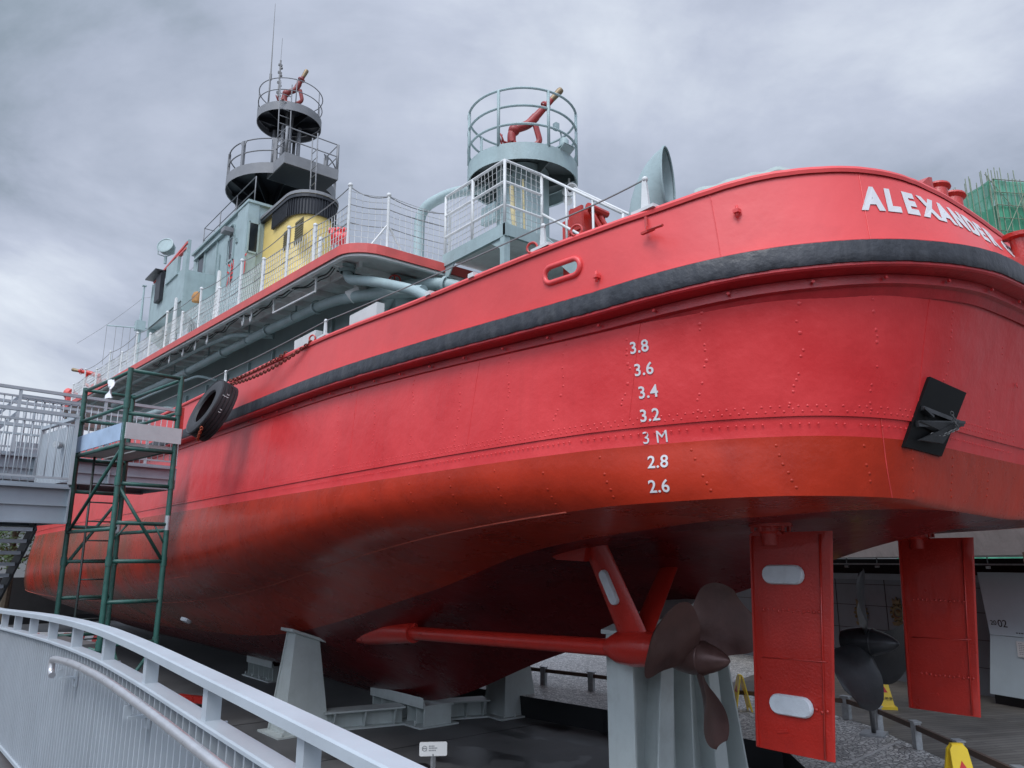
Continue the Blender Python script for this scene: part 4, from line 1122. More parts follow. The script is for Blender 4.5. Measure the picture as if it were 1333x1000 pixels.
def ring_rail(parent, c, r, z0, hs, posts, tr, m, a0=0, a1=2 * math.pi, gus=False, pr=None):
    n = 48; q = MB(); full = abs(a1 - a0 - 2 * math.pi) < 1e-3
    for h in hs:
        pts = [c + Vector((math.cos(a0 + (a1 - a0) * k / n) * r, math.sin(a0 + (a1 - a0) * k / n) * r, z0 + h)) for k in range(n if full else n + 1)]
        q.tube(pts, tr, 7, closed=full)
    o = mesh('ring_rail', q, m, parent)
    for k in range(posts):
        a = a0 + (a1 - a0) * (k / posts if full else k / (posts - 1)); b = c + Vector((math.cos(a) * r, math.sin(a) * r, z0)); t = Vector((-math.sin(a), math.cos(a), 0))
        s_ = MB(); s_.rod(b, b + Vector((0, 0, hs[-1])), pr or tr, 6)
        if gus:
            tp = b + Vector((0, 0, hs[-1])); s_.prism([tp + t * .16, tp - t * .16, tp - t * .045 - Vector((0, 0, .18)), tp + t * .045 - Vector((0, 0, .18))], Vector((math.cos(a), math.sin(a), 0)) * .02)
            s_.box(b + Vector((0, 0, hs[-1] / 2)), (.09, .09, hs[-1]), rz=a)
        mesh('rail_post', s_, m, parent)
ring_rail(lowp, PC, 1.72, .34, (.46, .88), 9, .022, M['mgrey'], R(-60), R(240), gus=True)
ep = [(CLX - .86, 22.0, 12.22), (CLX - .86, 20.97, 12.22), (CLX + .86, 20.97, 12.22), (CLX + .9, 22.0, 12.22)]
pipe_rail('extension_rail', ep, (.46, .88), .02, lowp, M['mgrey'], pr=.045)
UC = Vector((CLX, 23.05, 14.42))
for dx, dy, rr2 in ((-.35, .3, .07), (-.3, -.3, .06), (.25, -.35, .07), (.35, .3, .06), (0, 0, .14), (-.1, -.45, .05)):
    q = MB(); q.rod((CLX + dx, 23.1 + dy, 12.4), (CLX + dx, 23.1 + dy, 14.3), rr2, 8); mesh('mast_leg', q, M['mgrey'] if rr2 < .1 else M['dark'], mastc)
upp = platform('upper_platform', UC, 1.06, .30, .35, .25, ship, M['mgrey'], M['dark'], (CLX, 23.05, 14.05), 8)
ring_rail(upp, UC, 1.05, .28, (.45, .88), 7, .017, M['mgrey'])
# ladder up to the upper platform
q = MB()
for dx in (-.2, .2): q.rod((CLX - .55 + dx, 21.75 + .2, 12.4), (CLX - .55 + dx, 21.95 + .2, 15.4), .02, 6)
for j in range(9): q.rod((CLX - .75, 21.98 + j * .02, 12.7 + j * .28), (CLX - .35, 21.98 + j * .02, 12.7 + j * .28), .013, 6)
mesh('mast_ladder', q, M['mgrey'], ship)
q = MB()
for dy in (0, .38): q.rod((CLX - .1, 20.3 + dy, 9.9), (CLX - .1, 20.4 + dy, 12.9), .02, 6)
for j in range(9): q.rod((CLX - .1, 20.32, 10.1 + j * .28), (CLX - .1, 20.72, 10.1 + j * .28), .013, 6)
mesh('mast_ladder', q, M['mgrey'], ship)
for (x, y, z0, z1, r) in ((CLX, 0, 14.6, 0, 0),):
    pass
q = MB(); b = atx(343, 135, CLX); tpt = atx(345, 24, CLX); q.tube([(CLX, 25.4 - 1.5, 14.7), (CLX - .05, 24.35 - .45, 15.1)], .02, 6)
wb_ = Vector((8.45, 23.95, 14.6)); q.tube([wb_, wb_ + Vector((0, 0, 2.2)), wb_ + Vector((-.02, .0, 3.6)), wb_ + Vector((-.04, 0, 5.0))], [.03, .024, .014, .007], 6); q.rod(wb_ + Vector((0, 0, 1.9)), wb_ + Vector((0, 0, 2.15)), .045, 6)
mesh('whip_aerial', q, M['wire'], ship)
q = MB(); wb_ = Vector((8.75, 23.9, 14.6)); q.tube([wb_, wb_ + Vector((0, 0, 2.8))], .03, 6)
for h in (1.5, 1.9, 2.3, 2.6): q.box(wb_ + Vector((0, 0, h)), (.14, .05, .08)); q.sphere(wb_ + Vector((.05, 0, h - .1)), .05, 6)
q.rod(wb_ + Vector((0, 0, 2.8)), wb_ + Vector((0, 0, 3.7)), .008, 5); mesh('aerial', q, M['wire'], ship)
q = MB(); q.box((8.2, 25.6, 12.3), (.09, 1.5, .1), rz=R(-25)); q.rod((8.2, 25.6, 11.0), (8.2, 25.6, 12.3), .06, 8); mesh('radar_scanner', q, M['mgrey'], ship)

# fire monitors: pedestal, valve body, curved barrel, handwheel
def monitor(base, h, L_, elev, dirh, s=1.0, m=None):
    mo = MB(); b = Vector(base); up = Vector((0, 0, 1)); d = Vector(dirh).normalized(); sd = d.cross(up).normalized()
    mo.lathe([(.20 * s, 0), (.20 * s, .03 * s), (.12 * s, .06 * s), (.11 * s, .22 * s), (.17 * s, .25 * s), (.17 * s, .33 * s), (.12 * s, .36 * s), (.12 * s, .46 * s), (.001, .5 * s)], b, up, 14)
    o = mesh('fire_monitor', mo, m, ship)
    ba = MB(); c = b + up * (.45 * s)
    p0 = c; p1 = c - d * .18 * s + up * .05 * s; p2 = p1 + up * .28 * s; p3 = p2 + d * .28 * s + up * .10 * s
    e_ = d * math.cos(elev) + up * math.sin(elev)
    p4 = p3 + e_ * L_ * .55; p5 = p3 + e_ * L_
    path = bend([p0, p1, p2, p3, p3 + e_ * .2 * s])
    ba.tube(path, .075 * s, 10); ba.tube([p3 + e_ * .05 * s, p4, p5], [.075 * s, .055 * s, .042 * s], 10)
    ba.lathe([(.09 * s, -.03), (.10 * s, 0), (.09 * s, .03)], p4, e_, 10)
    ba.sphere(p2 + d * .05, .10 * s, 8); ba.rod(p1 + sd * .2 * s, p1 - sd * .2 * s, .035 * s, 8)
    ba.tube(bend([c + up * .02 + d * .12 * s, c + d * .30 * s + up * .10 * s, p3 + d * .12 * s]), .05 * s, 8)
    mesh('barrel', ba, m, o)
    nz = MB(); nz.tube([p5 - e_ * .25 * s, p5, p5 + e_ * .04 * s], [.048 * s, .06 * s, .05 * s], 10); mesh('nozzle', nz, mat('bare_brass_nozzle', (.23, .17, .10), .45, .2, 9, metal=.5), o)
    hw = MB(); wc = c - d * .34 * s + sd * .02 + up * .12 * s; ring_eye(hw, wc, d + up * .4, .13 * s, .014 * s); hw.rod(wc, c, .018 * s, 6); hw.rod(wc - sd * .12 * s, wc + sd * .12 * s, .01 * s, 5); hw.rod(wc - up * .12 * s, wc + up * .12 * s, .01 * s, 5)
    mesh('handwheel', hw, m, o)
DR = (.777, -.629, 0)
monitor((CLX, 23.05, 14.68), .4, .80, R(66), DR, 1.3, mat('dull_red_monitor', (.20, .022, .018), .45, .25, 8))
# ---- after fire tower
TC = Vector((CLX, 10.66, 0))
tw = MB(); tw.lathe([(.52, 4.9), (.52, 7.45)], TC, (0, 0, 1), 28)
tower = mesh('fire_tower_column', tw, M['green'], ship)
tub = platform('fire_tower_platform', TC + Vector((0, 0, 7.20)), 1.09, .34, .30, .52, ship, M['green'], mat('cavity_dark_green', (0.06, 0.075, 0.075), .5, .2, 3), (TC.x, TC.y, 6.95), 6)  # dark of the open cavity is put into the underside's colour
ring_rail(tub, TC + Vector((0, 0, 7.2)), 1.08, .32, (.40, .78, 1.15), 7, .024, M['green'], pr=.03)
monitor((TC.x, TC.y, 7.5), .4, 1.0, R(50), DR, 1.2, mat('dark_red_monitor_paint', (.27, .022, .02), .42, .25, 8))
q = MB(); c = TC + Vector((.55, -.75, 7.0)); d = Vector((-.35, -.85, -.25)).normalized(); q.lathe([(.001, -.14), (.10, -.14), (.11, .0), (.12, .16), (.10, .16), (.085, .05), (.001, .04)], c, d, 16); q.rod(c, c + Vector((0, 0, .25)), .02, 6)
fl_ = mesh('floodlight', q, M['under'], tub)
q = MB(); q.lathe([(.001, .045), (.08, .045)], c, d, 12); mesh('lens', q, M['black'], fl_)
q = MB(); c = TC + Vector((.62, -.62, 6.86)); q.lathe([(.001, -.1), (.07, -.1), (.09, .05), (.001, .06)], c, Vector((-.2, -.6, -.7)), 12); mesh('floodlight', q, M['under'], tub)
q = MB(); c = TC + Vector((.15, -1.05, 7.62)); q.box(c, (.26, .30, .03)); q.prism([c + Vector((-.14, -.15, -.02)), c + Vector((.14, -.15, -.02)), c + Vector((.14, .1, -.16)), c + Vector((-.14, .1, -.16))], (0, 0, .02)); q.lathe([(.09, 0), (.09, .16), (.06, .2), (.001, .2)], c, (0, 0, 1), 12); q.rod(c, c + Vector((-.1, 0, .35)), .015, 6); q.box(c + Vector((-.15, .05, .42)), (.09, .09, .13))
mesh('navigation_light', q, M['green'], tub)
q = MB(); q.tube(bend([(7.75, 12.6, 5.0), (7.75, 12.6, 7.1), (8.1, 12.0, 7.35), (8.5, 11.3, 7.3)]), .11, 12); mesh('riser_pipe', q, M['green'], ship)
q = MB(); q.tube(bend([(8.25, 10.2, 6.8), (8.2, 10.1, 6.2), (8.3, 10.0, 5.0)]), .045, 8); q.tube([(8.36, 10.0, 6.9), (8.4, 9.98, 5.0)], .02, 6); mesh('hydrant_hose', q, mat('pale_yellow_hose', (.42, .36, .20), .7, .2, 9), tower)
q = MB(); q.box((8.33, 10.95, 6.55), (.12, .45, .35)); mesh('switch_box', q, M['green'], tower)
# tower platform
PZ = 5.10
pf = MB(); PX0, PX1, PY0, PY1 = 6.93, 10.87, 8.72, 10.4
pf.box(((PX0 + PX1) / 2, (PY0 + PY1) / 2, PZ - .02), (PX1 - PX0, PY1 - PY0, .04))
for x in (7.9, 8.9, 9.9): pf.box((x, (PY0 + PY1) / 2, PZ - .09), (.05, PY1 - PY0 - .1, .10))
tpf = mesh('tower_deck', pf, M['under'], ship)
q = MB(); q.box((PX0, (PY0 + PY1) / 2, PZ - .05), (.06, PY1 - PY0 + .06, .22)); q.box(((PX0 + PX1) / 2, PY0, PZ - .05), (PX1 - PX0 + .06, .055, .20)); q.box((PX1, (PY0 + PY1) / 2, PZ - .05), (.06, PY1 - PY0, .21))
q.prism([(PX0, PY0 + .03, PZ - .15), (PX0, PY0 + .4, PZ - .15), (PX0, PY0 + .03, PZ - .4)], (.02, 0, 0)); q.prism([(PX0, PY1, PZ - .15), (PX0, PY1 - .3, PZ - .15), (PX0, PY1, PZ - .5)], (.02, 0, 0))
mesh('deck_beam', q, M['green'], tpf)
for x, y in ((PX0 + .03, PY0 + .05), (PX1 - .03, PY0 + .05)):
    q = MB(); q.box((x, y, (2.4 + PZ - .15) / 2), (.11, .11, PZ - .15 - 2.4)); mesh('post', q, M['green'], tpf)
cX = aty(706, 232, PY0).x
rp_ = [(PX0, PY1, PZ), (PX0, PY0 + .02, PZ), (cX, PY0 + .02, PZ)]
pipe_rail('tower_rail', rp_, (.38, .78, 1.15), .024, tpf, M['white'], posts=[rp_[0], ((PX0), 9.6, PZ), rp_[1], rp_[2]], pr=.026)
q = MB(); net(q, rp_[0], rp_[1], .05, 1.12, .10, .005, 0, 3); net(q, rp_[1], rp_[2], .05, 1.12, .10, .005, 0, 8); mesh('safety_netting', q, M['net'], tpf)
q = MB(); e_ = Vector((cX, PY0 - 1.75, 3.75)); a = Vector(rp_[2])
for h in (.45, 1.15): q.tube([a + Vector((0, 0, h)), e_ + Vector((0, 0, h))], .024, 6)
q.tube([a + Vector((.75, 0, 1.15)), e_ + Vector((.75, 0, 1.15))], .024, 6); q.rod(a + Vector((.75, 0, 0)), a + Vector((.75, 0, 1.15)), .024, 6)
for t in (.33, .66, 1): p = a.lerp(e_, t); q.rod(p, p + Vector((0, 0, 1.15)), .02, 6)
mesh('stair_rail', q, M['white'], tpf)
q = MB()
for x in (cX, cX + .75): q.bar((x, PY0, PZ - .05), (x, PY0 - 2.6, 2.6), .04, .2)
for j in range(8): t = (j + .5) / 8; q.box((cX + .375, PY0 - 2.6 * t, PZ - .05 + (2.6 - PZ) * t), (.7, .2, .03))
mesh('stair', q, M['green'], ship)
# towing hook gear showing over the bulwark
th = MB(); c = atx(757, 286, 8.3)
th.box(c + Vector((0, .15, -.55)), (.35, .25, 1.1)); th.prism([c + Vector((-.25, 0, -.3)), c + Vector((-.25, 0, .12)), c + Vector((.1, -.1, .2)), c + Vector((.35, -.2, .1)), c + Vector((.4, -.2, -.3))], (.06, .10, 0))
th.rod(c + Vector((-.1, -.25, .12)), c + Vector((.35, -.25, .10)), .06, 8); th.rod(c + Vector((.0, -.2, .1)), c + Vector((.18, -.35, -.35)), .045, 8); th.rod(c + Vector((.2, -.2, .1)), c + Vector((.36, -.35, -.35)), .045, 8)
th.box(c + Vector((-.22, -.1, -.1)), (.05, .3, .4)); th.rod((c.x, c.y + .15, 2.4), c + Vector((0, .15, -.5)), .14, 10)
mesh('towing_gear', th, M['gear'], ship)
# cowl ventilator
cw = MB(); C0 = Vector((5.58, 4.56, 0)); nd = Vector((.42, -.90, .05)).normalized(); up = Vector((0, 0, 1)); sd = nd.cross(up).normalized()
def cowl_ring(t):
    # t 0 at the neck, 1 at the mouth
    a = t * math.pi / 2
    cen = C0 + up * (3.15 + .42 * math.sin(a) + .12 * t) - nd * (.20 * (1 - t)) + nd * (.10 * t)
    n_ = (up * math.cos(a) + nd * math.sin(a)).normalized(); v_ = (up * math.sin(a) - nd * math.cos(a)).normalized()
    rv = .12 + .24 * t ** .8; rs = .12 + .14 * t ** .8
    return [cen + sd * math.cos(2 * math.pi * k / 24) * rs + v_ * math.sin(2 * math.pi * k / 24) * rv for k in range(24)]
cw.grid([cowl_ring(t / 8) for t in range(9)], True, closed=True)
ms = cowl_ring(1.0); cw.tube(ms, .012, 6, closed=True)
inn = [[p + (C0 + up * 3.69 - p) * .05 + -nd * .01 for p in cowl_ring(t / 8)] for t in range(8, 2, -1)]
cw.grid(inn, True, closed=True)
cw.lathe([(.12, 2.4), (.12, 3.27)], C0 - nd * .2, (0, 0, 1), 16)
mesh('cowl_ventilator', cw, M['green'], ship)
# rolled canvas lying along the inside of the rail
q = MB(); pts = []
for i in range(26):
    k = 5.62 - i * .046; p = bul_pt(k, 1, -1, -.12); pts.append(p + Vector((0, 0, .065 + .008 * math.sin(i * .7))))
q.tube(pts, [.05 + .010 * math.sin(i * .9 + 1) for i in range(26)], 9); mesh('canvas_roll', q, M['canvas'], ship)
# white wire stanchions standing on the cap rail, with the wire
tops = []
for px, py, h in ((838, 276, .33), (700, 319, .26), (420, 440, .26), (290, 503, .26)):
    if (px, py) in FK or True: k, v = find_kv(px, py)
    b = bul_pt(k, 1, -1, -.02) + Vector((0, 0, .02)); ta = (bul_pt(k + .05, 1) - bul_pt(k - .05, 1)).normalized()
    q = MB(); q.prism([b + ta * .045, b - ta * .04, b - ta * .015 + Vector((0, 0, h)), b + ta * .02 + Vector((0, 0, h))], (.03, 0.005, 0)); q.box(b + Vector((0, 0, .02)), (.09, .26, .03)); q.sphere(b + Vector((0.015, 0, h)), .028, 8)
    mesh('wire_bracket', q, M['white'], ship); tops.append(b + Vector((0.015, 0, h)))
tops.append(bul_pt(10.9, 1) + Vector((.03, 0, .38))); tops.append(bul_pt(12.2, 1) + Vector((.03, 0, .38)))
q = MB()
for a, b in zip(tops, tops[1:]): sag(q, a, b, .02, .008)
mesh('bulwark_wire', q, M['wire'], ship)
for px, py in ((690, 324), (746, 296), (407, 447)):
    k, v = find_kv(px, py); q = MB(); ring_eye(q, bul_pt(k, 1) + Vector((-.01, 0, .07)), (1, .5, 0), .055, .013); mesh('ring_eye', q, M['gear'], bulwark)
for k, off in ((find_kv(615, 358)[0], 0), (find_kv(560, 385)[0], 0)):
    q = MB(); q.box(bul_pt(k, 1, -1, .01) + Vector((0, 0, .03)), (.07, .10, .05)); mesh('cap_clip', q, M['white'], bulwark)
q = MB(); k = find_kv(842, 284)[0]; p = bul_pt(k, .93, -1, .02); q.tube(bend([p, p + Vector((-.02, -.02, -.14)), p + Vector((-.1, -.13, -.19)), p + Vector((-.12, -.28, -.21))]), .013, 6); q.box(p + Vector((-.05, -.06, -.17)), (.03, .14, .02)); mesh('rope_hook', q, M['gear'], bulwark)
# stern roller horns on the cap rail, and posts by the towing pad
for x in (6.85,):
    q = MB(); q.prism([(6.80, 2.62, 3.27), (7.12, 2.60, 3.27), (7.10, 2.60, 3.46), (7.03, 2.60, 3.44)], (.0, .12, 0)); mesh('roller_horn', q, M['gear'], bulwark)
for x, r_ in ((7.34, .10), (7.66, .11)):
    q = MB(); q.lathe([(r_, 0), (r_ * .85, .12), (r_ * .85, .18), (r_ * 1.15, .21), (r_ * 1.1, .23), (.001, .23)], (x, 2.66, 3.25), (.12, .0, 1), 16); mesh('guide_roller', q, M['gear'], bulwark)
q = MB(); q.prism([(7.75, 2.52, 2.64), (8.1, 2.28, 2.66), (8.35, 2.12, 2.66), (9.6, 2.12, 2.66), (9.9, 2.5, 2.66), (9.6, 2.6, 2.66), (8.3, 2.6, 2.66)], (0, 0, .17)); mesh('towing_pad', q, M['gear'], ship)
for x, y, h in ((8.42, 2.36, .36), (8.78, 2.36, .30), (9.12, 2.36, .26)):
    q = MB(); q.lathe([(.075, 0), (.065, h - .06), (.12, h - .04), (.12, h), (.001, h)], (x, y, 2.82), (-.12, .05, 1), 14); mesh('stern_post', q, M['gear'], ship)
# foremast with signal yard, and foredeck monitor
fb = atx(176, 478, 8.2); q = MB(); q.tube([fb - Vector((0, 0, 3)), fb + Vector((0, 0, 1.5)), fb + Vector((0, 0, 4.0))], [.10, .08, .035], 8); q.box(fb + Vector((0, 0, 2.0)), (.4, .4, .45)); q.box(fb + Vector((0, 0, 4.0)), (.18, .18, .04))
ya, yb = atx(142, 416, 8.2), atx(214, 437, 8.2); ya = Vector((fb.x - 1.3, fb.y + .5, fb.z + 1.9)); yb = Vector((fb.x + 1.3, fb.y - .5, fb.z + 1.9)); q.rod(ya, yb, .03, 6)
fm = mesh('foremast', q, M['green'], ship)
q = MB()
for t in (0, .14, .25, .36, .45, .8, .95): p = ya.lerp(yb, t); q.rod(p, p - Vector((0, 0, 1.9)), .009, 4)
sag(q, fb + Vector((0, 0, 3.4)), Vector((7.6, 27, 10.6)), .4, .008); sag(q, fb + Vector((0, 0, 3.4)), fb + Vector((-2.2, 2, 1.2)), .1, .008)
mesh('signal_halyard', q, M['wire'], fm)
monitor(atx(118, 521, 7.0), .4, .9, R(12), (-.75, .62, 0), 1.5, M['gear'])
q = MB(); c = atx(92, 520, 7.4); q.box(c, (.5, .8, .7)); q.lathe([(.001, 0), (.3, 0), (.3, .3), (.001, .3)], c + Vector((0, 0, .3)), (-.5, .6, .2), 12); mesh('capstan_cover', q, M['deckred'], ship)
q = MB(); c = atx(256, 386, 6.6); q.lathe([(.001, -.2), (.13, -.18), (.15, -.02), (.09, .12), (.001, .17)], c, (0, 0, 1), 14); mesh('covered_stand', q, M['orange'], ship)
for px in (282, 226):
    c = atx(px, 395 if px > 250 else 425, 6.2); q = MB(); q.tube([c + Vector((0, -.18, -1.6)), c + Vector((0, 0, .9)), c + Vector((0, .18, -1.6))], .05, 8); mesh('lifting_frame', q, M['white'], ship)

# ---- under water: rudders, propellers, shafts, brackets
def rudder(xc, sgn):
    t = .085
    Yl0, Yl1, Yt0, Yt1, zt, zb = 4.87, 4.97, 3.94, 4.12, .29, -1.82
    q = MB()
    rows = []
    for i in range(13):
        u = i / 12; z = zt + (zb - zt) * u
        yl = Yl0 + (Yl1 - Yl0) * u; yt = Yt0 + (Yt1 - Yt0) * u
        if i == 0: zz = lambda y: zt + (.03 if y < 4.4 else 0)
        r = []
        prof = [(0, .0), (.02, .30), (.08, .46), (.3, .5), (.6, .5), (.9, .34), (.98, .22), (1, .0)]
        for s_ in (-1, 1):
            pr = prof if s_ < 0 else list(reversed(prof))[1:-1]
            for f_, w_ in pr:
                edge = 1 if 0 < i < 12 else .55
                r.append(Vector((xc + s_ * w_ * t * edge, yl + (yt - yl) * f_, z)))
        rows.append(r)
    q.grid(rows, True, closed=True); q.add(rows[0], [list(range(len(rows[0])))]); q.add(rows[-1], [list(range(len(rows[0])))])
    # raised edge strips and rivets
    for i in range(12):
        for zz in (-.48, -1.38): rivet(q, Vector((xc - t / 2 - .0, 4.74 - i * .055, zz + random.uniform(-.01, .01))), Vector((-1, 0, 0)), .017, .018)
    o = mesh('rudder', q, M['gear'], ship)
    q = MB(); q.bar((xc - t / 2 + .012, 4.84, .27), (xc - t / 2 + .012, 4.92, -1.80), .03, .02, (0, 1, 0)); mesh('leading_edge_strip', q, M['gear'], o)
    q = MB(); q.tube([(xc - t / 2 - .001, 4.80, -.95), (xc - t / 2 - .001, 4.10, -.93)], .006, 5); q.tube([(xc - t / 2 + .006, 4.06, .26), (xc - t / 2 + .006, 4.20, -1.80)], .010, 5); mesh('weld_bead', q, M['gear'], o)
    q = MB(); q.box((xc - t / 2 - .004, 4.62, -1.62), (.012, .12, .03), rot=Matrix.Rotation(R(-12), 3, 'X')); mesh('foot_lug', q, M['gear'], o)
    for (yc, zc) in ((4.48, -.13), (4.50, -1.37)):
        if sgn > 0: continue
        q = MB(); stadium(q, (xc - t / 2 - .002, yc, zc), (0, 1, .0), (0, 0, -1), .46, .19, .05); mesh('anode', q, M['zinc'], o)
    q = MB(); yk = 4.62
    q.lathe([(.10, .16), (.10, .28), (.13, .30), (.13, .34), (.22, .35), (.22, .40), (.24, .41), (.24, .50)], (xc, yk, 0), (0, 0, 1), 24)
    for j in range(10): a = 2 * math.pi * j / 10; q.rod((xc + math.cos(a) * .19, yk + math.sin(a) * .19, .30), (xc + math.cos(a) * .19, yk + math.sin(a) * .19, .36), .018, 6)
    q.prism([(xc - .05, 4.86, .26), (xc - .05, 4.45, .27), (xc - .05, 4.52, .33), (xc - .05, 4.75, .33)], (.10, 0, 0))
    mesh('rudder_stock', q, M['gear'], o)
rudder(7.20, -1); rudder(10.55, 1)
def propeller(c, th0, hand, m, Rp=.96):
    q = MB(); c = Vector(c)
    q.lathe([(.14, .28), (.17, .18), (.19, .0), (.17, -.16), (.14, -.26), (.11, -.34), (.06, -.43), (.018, -.475), (.0005, -.48)], c, (0, 1, 0), 28)
    o = mesh('propeller', q, m, ship)
    q = MB(); q.lathe([(.175, .01), (.182, 0), (.175, -.012)], c + Vector((0, -.14, 0)), (0, 1, 0), 24); mesh('hub_ring', q, m, o)
    for b in range(3):
        th = th0 + b * 2 * math.pi / 3; rd = Vector((math.cos(th), 0, math.sin(th))); tg = Vector((-math.sin(th), 0, math.cos(th)))
        q = MB(); rows = []; N = 18
        for side in (1, -1):
            rows = []
            for i in range(N + 1):
                u = math.sin(math.pi / 2 * i / N); r = .12 + (Rp - .12) * u
                w = .45 * (max(0, 1 - ((r - .62) / (Rp - .60)) ** 2) if r > .62 else (1 - .72 * ((.62 - r) / .5) ** 1.7)) ** .5 if r > .62 else .45 * (1 - .72 * ((.62 - r) / .5) ** 1.5)
                w = max(w, .002)
                phi = math.atan2(1.75, 2 * math.pi * max(r, .35)) * .95
                chd = tg * math.cos(phi) * 1 + Vector((0, -1, 0)) * (-math.sin(phi)) * 1
                chd = (tg * math.cos(phi) * hand + Vector((0, 1, 0)) * math.sin(phi)) .normalized()
                nrm = rd.cross(chd).normalized()
                thk = .030 * (1 - u) + .006
                rw = []
                for j in range(9):
                    s_ = -1 + j / 4; rw.append(c + rd * r + chd * (w * s_ + .05 * u) + nrm * (side * thk * (1 - s_ * s_) + .03 * s_ * s_ * 1) - Vector((0, 1, 0)) * (.04 + .15 * u))
                rows.append(rw)
            q.grid(rows)
        mesh('blade', q, m, o)
propeller((7.2, 5.70, -1.03), R(-84), 1, M['prop'], .90)
propeller((10.6, 5.50, -1.06), R(104), -1, M['prop2'])
def shaft_line(xc, sg):
    q = MB(); q.tube([(xc, 12.4, -1.20), (xc, 6.5, -1.02)], .105, 20); o = mesh('propeller_shaft', q, M['gear'], ship)
    q = MB(); q.tube([(xc - sg * .02, 13.9, -1.42), (xc, 12.9, -1.30), (xc, 12.2, -1.19), (xc, 11.5, -1.165)], [.06, .17, .21, .165], 20)
    q.prism([(xc - sg * .0 - .03, 13.2, -1.25), (xc - .03, 11.45, -1.10), (xc - .03, 11.35, -.72), (xc - .03, 12.6, -.80)], (.06, 0, 0)); mesh('shaft_bossing', q, M['gear'], o)
    q = MB(); q.tube([(xc, 6.98, -1.03), (xc, 6.80, -1.02), (xc, 6.55, -1.01), (xc, 6.3, -1.0), (xc, 6.08, -.99)], [.115, .19, .215, .20, .185], 24)
    q.lathe([(.19, 0), (.20, .02), (.19, .04)], (xc, 6.25, -1.0), (0, 1, 0), 24); br_ = mesh('shaft_bracket', q, M['gear'], o)
    def strut(p0, p1, w0, w1, t_):
        s_ = MB(); p0, p1 = Vector(p0), Vector(p1); ax = (p1 - p0).normalized(); fy = Vector((0, 1, 0)); fy = (fy - ax * fy.dot(ax)).normalized(); nx = ax.cross(fy)
        rows = []
        for u in [i / 8 for i in range(9)]:
            cc = p0.lerp(p1, u); w = w0 + (w1 - w0) * u
            rows.append([cc + fy * (math.cos(2 * math.pi * k / 16) * w / 2) + nx * (math.sin(2 * math.pi * k / 16) * t_ / 2) for k in range(16)])
        s_.grid(rows, True, closed=True); return s_
    a0 = Vector((xc - .02 - (0 if sg < 0 else 0), 7.12, .30)); a0 = Vector((xc + sg * .30, 7.05, .32)); 
    s1 = strut((xc + sg * .26, 7.02, .36), (xc, 6.55, -.92), .38, .46, .12); st = mesh('bracket_strut', s1, M['gear'], br_)
    # palm plate at the head of the strut
    s3 = MB(); s3.prism([(xc + sg * .30 - .05, 7.85, .17), (xc + sg * .30 - .05, 7.55, .02), (xc + sg * .30 - .05, 7.05, .0), (xc + sg * .30 - .05, 6.95, .34), (xc + sg * .30 - .05, 7.7, .32)], (.10, 0, 0)); mesh('strut_head', s3, M['gear'], br_)
    s2 = strut((xc - sg * .95, 6.75, -.02), (xc - sg * .02, 6.50, -.90), .28, .34, .10); mesh('bracket_strut', s2, M['gear'], br_)
    if sg < 0:
        s4 = MB(); m0 = Vector((xc + sg * .26, 7.02, .36)).lerp(Vector((xc, 6.55, -.92)), .52) + Vector((-.062, -.01, 0)); stadium(s4, m0, Vector((.26 * -sg, -.47, -1.28)), (0, -1, .36), .44, .13, .05); mesh('anode', s4, M['zinc'], st if False else br_)
shaft_line(7.20, -1); shaft_line(10.55, 1)

# ================================================================== THINGS ROUND THE SHIP
BK_ = {}
# ---- steel supports
def plate(mb, pts, th):   # flat plate from an outline, thickened along its normal
    a, b, c = Vector(pts[0]), Vector(pts[1]), Vector(pts[2]); n = (b - a).cross(c - a).normalized() * th
    mb.prism([Vector(p) - n / 2 for p in pts], n); return mb
def side_stand(name, x, y, ztop, slope, label, group, wx=.62, wy=.5):
    """tapered steel stand: two flanges across the ship's axis, a web between, a sloping cap"""
    t = thing(name, label, 'steel support', (x, y, -3.1), group)
    z0, bx, by = -3.1, .44, .36
    tx, ty = .25, .19
    zl = lambda dx: ztop + slope * dx
    q = MB()
    for s_ in (-1, 1):
        plate(q, [(x - bx, y + s_ * by, z0 + .03), (x + bx, y + s_ * by, z0 + .03), (x + tx, y + s_ * ty, zl(tx)), (x - tx, y + s_ * ty, zl(-tx))], .03)
    mesh('flange_plate', q, M['stand'], t)
    q = MB(); plate(q, [(x, y - by + .02, z0 + .03), (x, y + by - .02, z0 + .03), (x, y + ty - .02, zl(0) - .01), (x, y - ty + .02, zl(0) - .01)], .025)
    plate(q, [(x - bx + .05, y - by + .02, z0 + .03), (x - bx + .05, y + by - .02, z0 + .03), (x - tx + .03, y + ty - .02, zl(-tx)), (x - tx + .03, y - ty + .02, zl(-tx))], .02)
    mesh('web_plate', q, M['stand'], t)
    q = MB(); rows = [[(x - .34, y - .28, zl(-.34)), (x + .34, y - .28, zl(.34)), (x + .34, y + .28, zl(.34)), (x - .34, y + .28, zl(-.34))]]
    q.prism(rows[0], (0, 0, .055)); mesh('cap_plate', q, M['stand'], t)
    q = MB(); q.box((x, y, z0 + .015), (2 * bx + .3, 2 * by + .24, .03))
    for dx in (-bx - .05, -.2, .2, bx + .05): q.rod((x + dx, y - by - .07, z0 + .02), (x + dx, y - by - .07, z0 + .10), .018, 6)
    mesh('base_plate', q, M['stand'], t)
    return t
